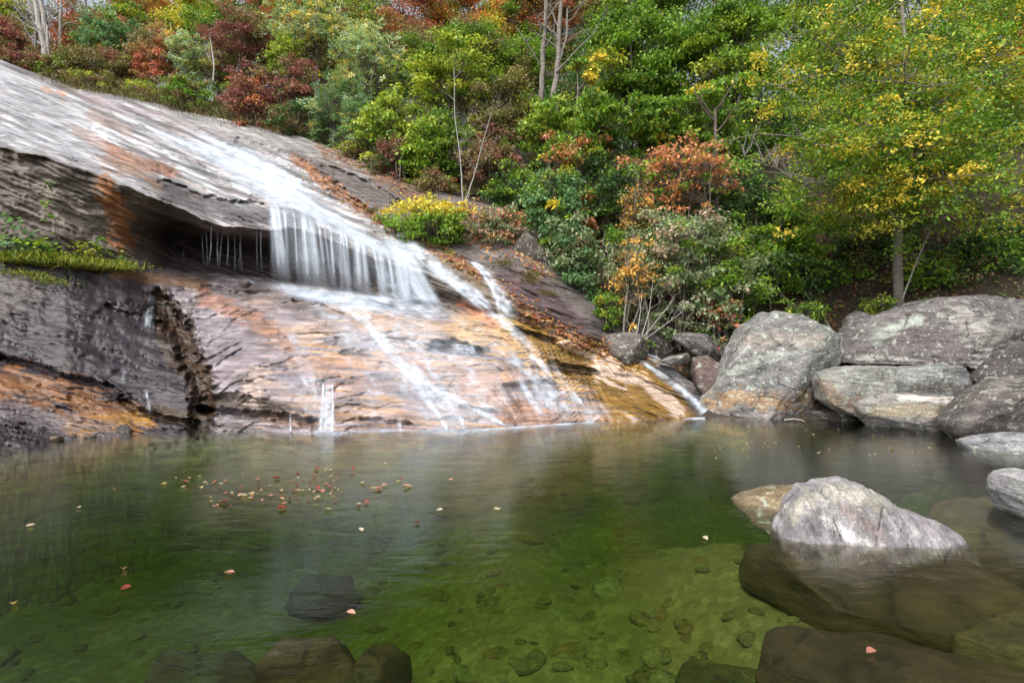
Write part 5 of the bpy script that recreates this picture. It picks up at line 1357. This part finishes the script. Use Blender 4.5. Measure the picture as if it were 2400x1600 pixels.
# small plants on the ledge at the left ----------------------------------------
def tuft(name, label, cat, pts, n, size, pal, r, seed, blade=False, kind=None, h=.12, group=None):
    """leaves or blades growing from the rock along a path"""
    rg = np.random.default_rng(seed)
    P_ = []
    for px, py in pts:
        d = float(relief_at(np.array([px]), np.array([py]))[0]) - .05
        P_.append(wpt(px, py, d))
    P_ = np.array(P_)
    root_pt = P_[0]
    if blade:
        c = P_[rg.integers(0, len(P_), n)] + rg.normal(size=(n, 3)) * np.array([r, r * .5, .03])
        dr = rg.normal(size=(n, 3)) * .5 + np.array([0, -.25, 1]); dr /= np.linalg.norm(dr, axis=1)[:, None]
        sd = np.cross(dr, np.array([0, 1., 0])); sd /= np.linalg.norm(sd, axis=1)[:, None]
        l = size * rg.uniform(.5, 1.3, n)[:, None]
        A, T_ = c - sd * .006, c + sd * .006
        tip = c + dr * l + np.array([0, -.15, -.25]) * l
        mid = c + dr * l * .6
        Vv = np.stack([A, T_, mid + sd * .005, tip, mid - sd * .005], 1).reshape(-1, 3)
        Fv = np.arange(n * 5).reshape(-1, 5)
        cols = np.array([q for q, _ in PAL[pal]]); lc = np.repeat(cols[rg.choice(len(cols), n)], 5, 0)
        return mk(name, Vv, Fv, M_LEAF, col=lc, smooth=False), P_
    cl = P_[rg.integers(0, len(P_), max(8, n // 20))] + np.abs(rg.normal(size=(max(8, n // 20), 3))) * np.array([0, -.05, h]) + rg.normal(size=(max(8, n // 20), 3)) * r * .6
    s = leaves(cl, np.full(len(cl), r), n, size, pal, rg, .6, aspect=.7)
    return s, cl, root_pt
def herb(label, pts, n, size, pal, r, seed, h=.15):
    s, cl, rp = tuft('x', None, None, pts, n, size, pal, r, seed, h=h)
    root = empty('leafy_plant', rp); tag(root, label, 'plant')
    tag(mk('leaf_cluster', s[0], s[1], M_LEAF, parent=root, col=s[2], smooth=False), kind='stuff')
    rg = np.random.default_rng(seed)
    v_, f_ = tubes([(bent(rp - np.array([0, 0, .05]), c_, rg, 5, 0, .08), np.linspace(.006, .003, 5)) for c_ in cl], 4)
    mk('stems', v_, f_, M_TWIG, parent=root)
herb('leafy green plant with broad leaves at the left edge of the mossy ledge', [(15, 575), (35, 570), (60, 580)], 260, .13, 'bluegreen', .28, 401, h=.35)
herb('bright green leafy plant in the middle of the mossy ledge', [(85, 590), (110, 590)], 130, .12, 'green', .2, 402, h=.2)
herb('single upright leafy sprig against the brown wall above the ledge', [(128, 575), (130, 560)], 40, .11, 'green', .1, 403, h=.4)
herb('yellow green leafy plant trailing along the mossy ledge', [(170, 600), (200, 602), (220, 608)], 160, .10, 'yelgreen', .2, 404, h=.15)
herb('green trailing plant at the right tip of the mossy ledge', [(255, 604), (280, 608)], 130, .10, 'green', .16, 405, h=.2)
o, _ = tuft('ledge_grass', None, None, [(20, 610), (60, 612), (100, 612), (140, 618), (180, 622), (220, 626), (260, 628)], 5200, .22, 'yelgreen', .32, 406, blade=True); tag(o, kind='stuff')
o, _ = tuft('slab_grass', None, None, [(40, 640), (70, 645), (100, 655), (130, 665)], 500, .10, 'yelgreen', .22, 407, blade=True); tag(o, kind='stuff')
o, _ = tuft('bank_grass', None, None, [(870, 498), (895, 515), (915, 530), (940, 545), (970, 560), (1010, 580), (1180, 618), (1240, 645), (1285, 690), (1240, 660)], 1500, .13, 'olive', .13, 408, blade=True); tag(o, kind='stuff')
o, _ = tuft('grass_tussock', None, None, [(1190, 515), (1200, 520)], 700, .35, 'yelgreen', .13, 412, blade=True); tag(o, 'green tussock of long grass on the rocky bank', 'grass')
o, _ = tuft('crest_grass', None, None, [(330, 235), (400, 248), (450, 262), (520, 278), (600, 292), (250, 222), (150, 205), (300, 228), (680, 312)], 5200, .20, 'olive', .9, 409, blade=True); tag(o, kind='stuff')
# moss cushion at the ledge
M_MOSS = simple_mat('moss', (0.07, 0.075, 0.01), (0.22, 0.19, 0.02), 18, 1.0, 0.02)
mp = [(-60, 590), (40, 606), (120, 618), (200, 628), (270, 632)]
Pm = []
for px, py in mp:
    Pm.append(wpt(px, py, float(relief_at(np.array([px]), np.array([py]))[0])))
Pm = np.array(Pm); tt = np.linspace(0, 1, 60)
Q = np.stack([np.interp(tt, np.linspace(0, 1, 5), Pm[:, k]) for k in range(3)], 1)
ang = np.linspace(0, 2 * math.pi, 16, endpoint=False)
RR = (.16 + .05 * fbm(tt * 9, .3, seed=410, o=3)) * np.sqrt(np.clip(np.sin(np.clip(tt * .93 + .07, 0, 1) * math.pi), 0.01, 1)) ** .7
ring = Q[:, None, :] + RR[:, None, None] * np.stack([0 * ang, np.cos(ang) * 1.5, np.sin(ang) * .62], -1)[None]
ring[..., 2] += .03 * fbm(ring[..., 0] * 6, ring[..., 1] * 6, ring[..., 2] * 6, seed=411, o=3)
i = np.arange(59)[:, None] * 16; j = np.arange(16)[None, :]; j2 = (j + 1) % 16
tag(mk('moss_bank', ring.reshape(-1, 3), np.stack([i + j, i + j2, i + 16 + j2, i + 16 + j], -1).reshape(-1, 4), M_MOSS), kind='stuff')

# ------------------------------------------------------------------ fallen leaves
def leaf_mesh(curl=.32):
    # pointed oval with a raised rim and a stalk
    n = 7
    t = np.linspace(0, 1, n); w_ = .3 * np.sin(t ** .8 * math.pi) + .005
    rows = np.stack([np.stack([t - .5, s * w_, curl * (np.abs(s) * w_ * 2 + (t - .5) ** 2 * 1.2)], 1) for s in (-1, 0, 1)], 1)
    return rows.reshape(-1, 3), grid_faces(n, 3)
lv, lf = leaf_mesh()
LC = [(.50, .26, .20), (.30, .06, .045), (.52, .42, .32), (.20, .06, .04), (.42, .34, .16), (.40, .17, .13)]
protos = []
for k, c in enumerate(LC):
    protos.append(mk('floating_leaf', lv, lf, M_LEAF, col=np.tile(c, (len(lv), 1)), smooth=False))
rg = np.random.default_rng(55)
spots = []
for i in range(95):                                      # the main raft of leaves
    a = rg.normal()
    spots.append((640 + rg.normal() * 125, 1152 + rg.normal() * 19, 'raft'))
for i in range(38): spots.append((rg.uniform(430, 960), rg.uniform(1085, 1150), 'raft'))
for i in range(40): spots.append((rg.uniform(1650, 2230), rg.uniform(1000, 1075), 'right'))
lone = [((184, 1192), 'pale leaf with upright stalk floating alone at the left'), ((290, 1336), 'pinkish leaf floating in the left foreground'), ((294, 1382), 'small red leaf floating below the pinkish leaf'),
        ((33, 1418), 'long tan leaf floating near the left edge'), ((537, 1346), 'little orange red leaf left of centre foreground'), ((823, 1441), 'pink leaf floating over the brown submerged slab'),
        ((1654, 1265), 'small pale curled leaf floating left of the foreground rock'), ((1165, 1196), 'pale leaf floating alone in the middle of the pool'), ((1030, 1198), 'whitish leaf floating just right of the leaf raft'),
        ((768, 1196), 'brown pale leaf floating just below the leaf raft'), ((72, 1234), 'thin pale leaf floating far left'), ((845, 1244), 'white sliver leaf floating below the raft'),
        ((2040, 1532), 'orange leaf at the bottom edge over the brown boulder'), ((1056, 1126), 'red pale leaf right of the raft'), ((978, 1226), 'small dark red leaf below and right of the raft')]
allsp = [(x, y, g, None) for x, y, g in spots] + [(p[0], p[1], 'lone', l) for p, l in lone]
for i, (x, y, g, lab) in enumerate(allsp):
    k = int(rg.integers(0, 6)) if g != 'right' else int(rg.choice([2, 4, 4]))
    if g == 'lone': k = [2, 0, 1, 4, 5, 0, 2, 2, 2, 4, 2, 2, 5, 0, 3][i - len(spots)]
    o = protos[i] if i < 6 else protos[k].copy()
    if i >= 6: C.objects.link(o)
    D_ = H * F / (y - 800)
    s = float(np.clip(np.exp(rg.normal() * .4) * .05, .025, .1)) * (1.0 if g != 'right' else .8)
    if g == 'lone': s = .07
    o.scale = (s, s, s * 1.3); o.rotation_euler = (rg.normal() * .12, rg.normal() * .12, rg.uniform(0, 6.3))
    o.location = ((x - 1200) / F * D_, D_, .008)
    if g == 'raft': tag(o, 'small red or tan fallen leaf floating in the raft of leaves before the falls', 'leaf', 'leaves floating in the raft before the falls')
    elif g == 'right': tag(o, 'tiny pale fallen leaf floating in front of the tall boulder', 'leaf', 'leaves floating before the boulders')
    else:
        tag(o, lab, 'leaf')
# leaf litter lying on the bank beside the falls
def litter():
    rg = np.random.default_rng(66)
    paths = [[(690, 372), (790, 450), (880, 510), (990, 570)], [(990, 570), (1120, 640), (1250, 740), (1330, 790)], [(750, 340), (900, 410), (1050, 520), (1180, 600)],
             [(1330, 790), (1420, 820), (1500, 850)], [(1100, 480), (1200, 560), (1280, 650)]]
    pr = []
    for p in paths:
        p = np.array(p, float)
        for k in range(520):
            t = rg.uniform(0, len(p) - 1); i_ = int(t); f = t - i_
            q = p[i_] * (1 - f) + p[i_ + 1] * f + rg.normal(size=2) * np.array([16, 11])
            pr.append(q)
    pr = np.array(pr)
    pr = pr[(pr[:, 0] < 1560)]
    d = relief_at(pr[:, 0], pr[:, 1]) - .015
    n = len(pr)
    W = np.stack([(pr[:, 0] - 1200) / F * d, d, H - (pr[:, 1] - 800) / F * d], 1)
    nrm = rg.normal(size=(n, 3)) * .4 + np.array([.1, -.5, .8]); nrm /= np.linalg.norm(nrm, axis=1)[:, None]
    dr = np.cross(nrm, rg.normal(size=(n, 3))); dr /= np.linalg.norm(dr, axis=1)[:, None]; sd_ = np.cross(nrm, dr)
    s = rg.uniform(.04, .09, n)[:, None]
    Vv = np.stack([W - dr * s, W + sd_ * s * .5, W + dr * s, W - sd_ * s * .5], 1).reshape(-1, 3)
    cols = np.array([(.38, .15, .06), (.5, .28, .08), (.25, .09, .05), (.45, .33, .16), (.16, .08, .05)])
    mkc = np.repeat(cols[rg.choice(5, n)], 4, 0)
    tag(mk('leaf_litter', Vv, np.arange(n * 4).reshape(-1, 4), M_LEAF, col=mkc, smooth=False), kind='stuff')
    # litter on the wooded ground at the right
    n = 9000
    X_ = rg.uniform(1, 13, n); Y_ = rg.uniform(13.4, 19, n); Z_ = hill(X_, Y_) + .02
    W = np.stack([X_, Y_, Z_], 1)
    nrm = rg.normal(size=(n, 3)) * .4 + np.array([0, -.4, .8]); nrm /= np.linalg.norm(nrm, axis=1)[:, None]
    dr = np.cross(nrm, rg.normal(size=(n, 3))); dr /= np.linalg.norm(dr, axis=1)[:, None]; sd_ = np.cross(nrm, dr)
    s = rg.uniform(.04, .08, n)[:, None]
    Vv = np.stack([W - dr * s, W + sd_ * s * .5, W + dr * s, W - sd_ * s * .5], 1).reshape(-1, 3)
    cols = np.array([(.20, .09, .04), (.26, .14, .06), (.12, .06, .035), (.06, .10, .02)])
    mkc = np.repeat(cols[rg.choice(4, n)], 4, 0)
    tag(mk('forest_floor_litter', Vv, np.arange(n * 4).reshape(-1, 4), M_LEAF, col=mkc, smooth=False), kind='stuff')
litter()
print('leaves', NLEAF[0], 'objects', len(bpy.data.objects))
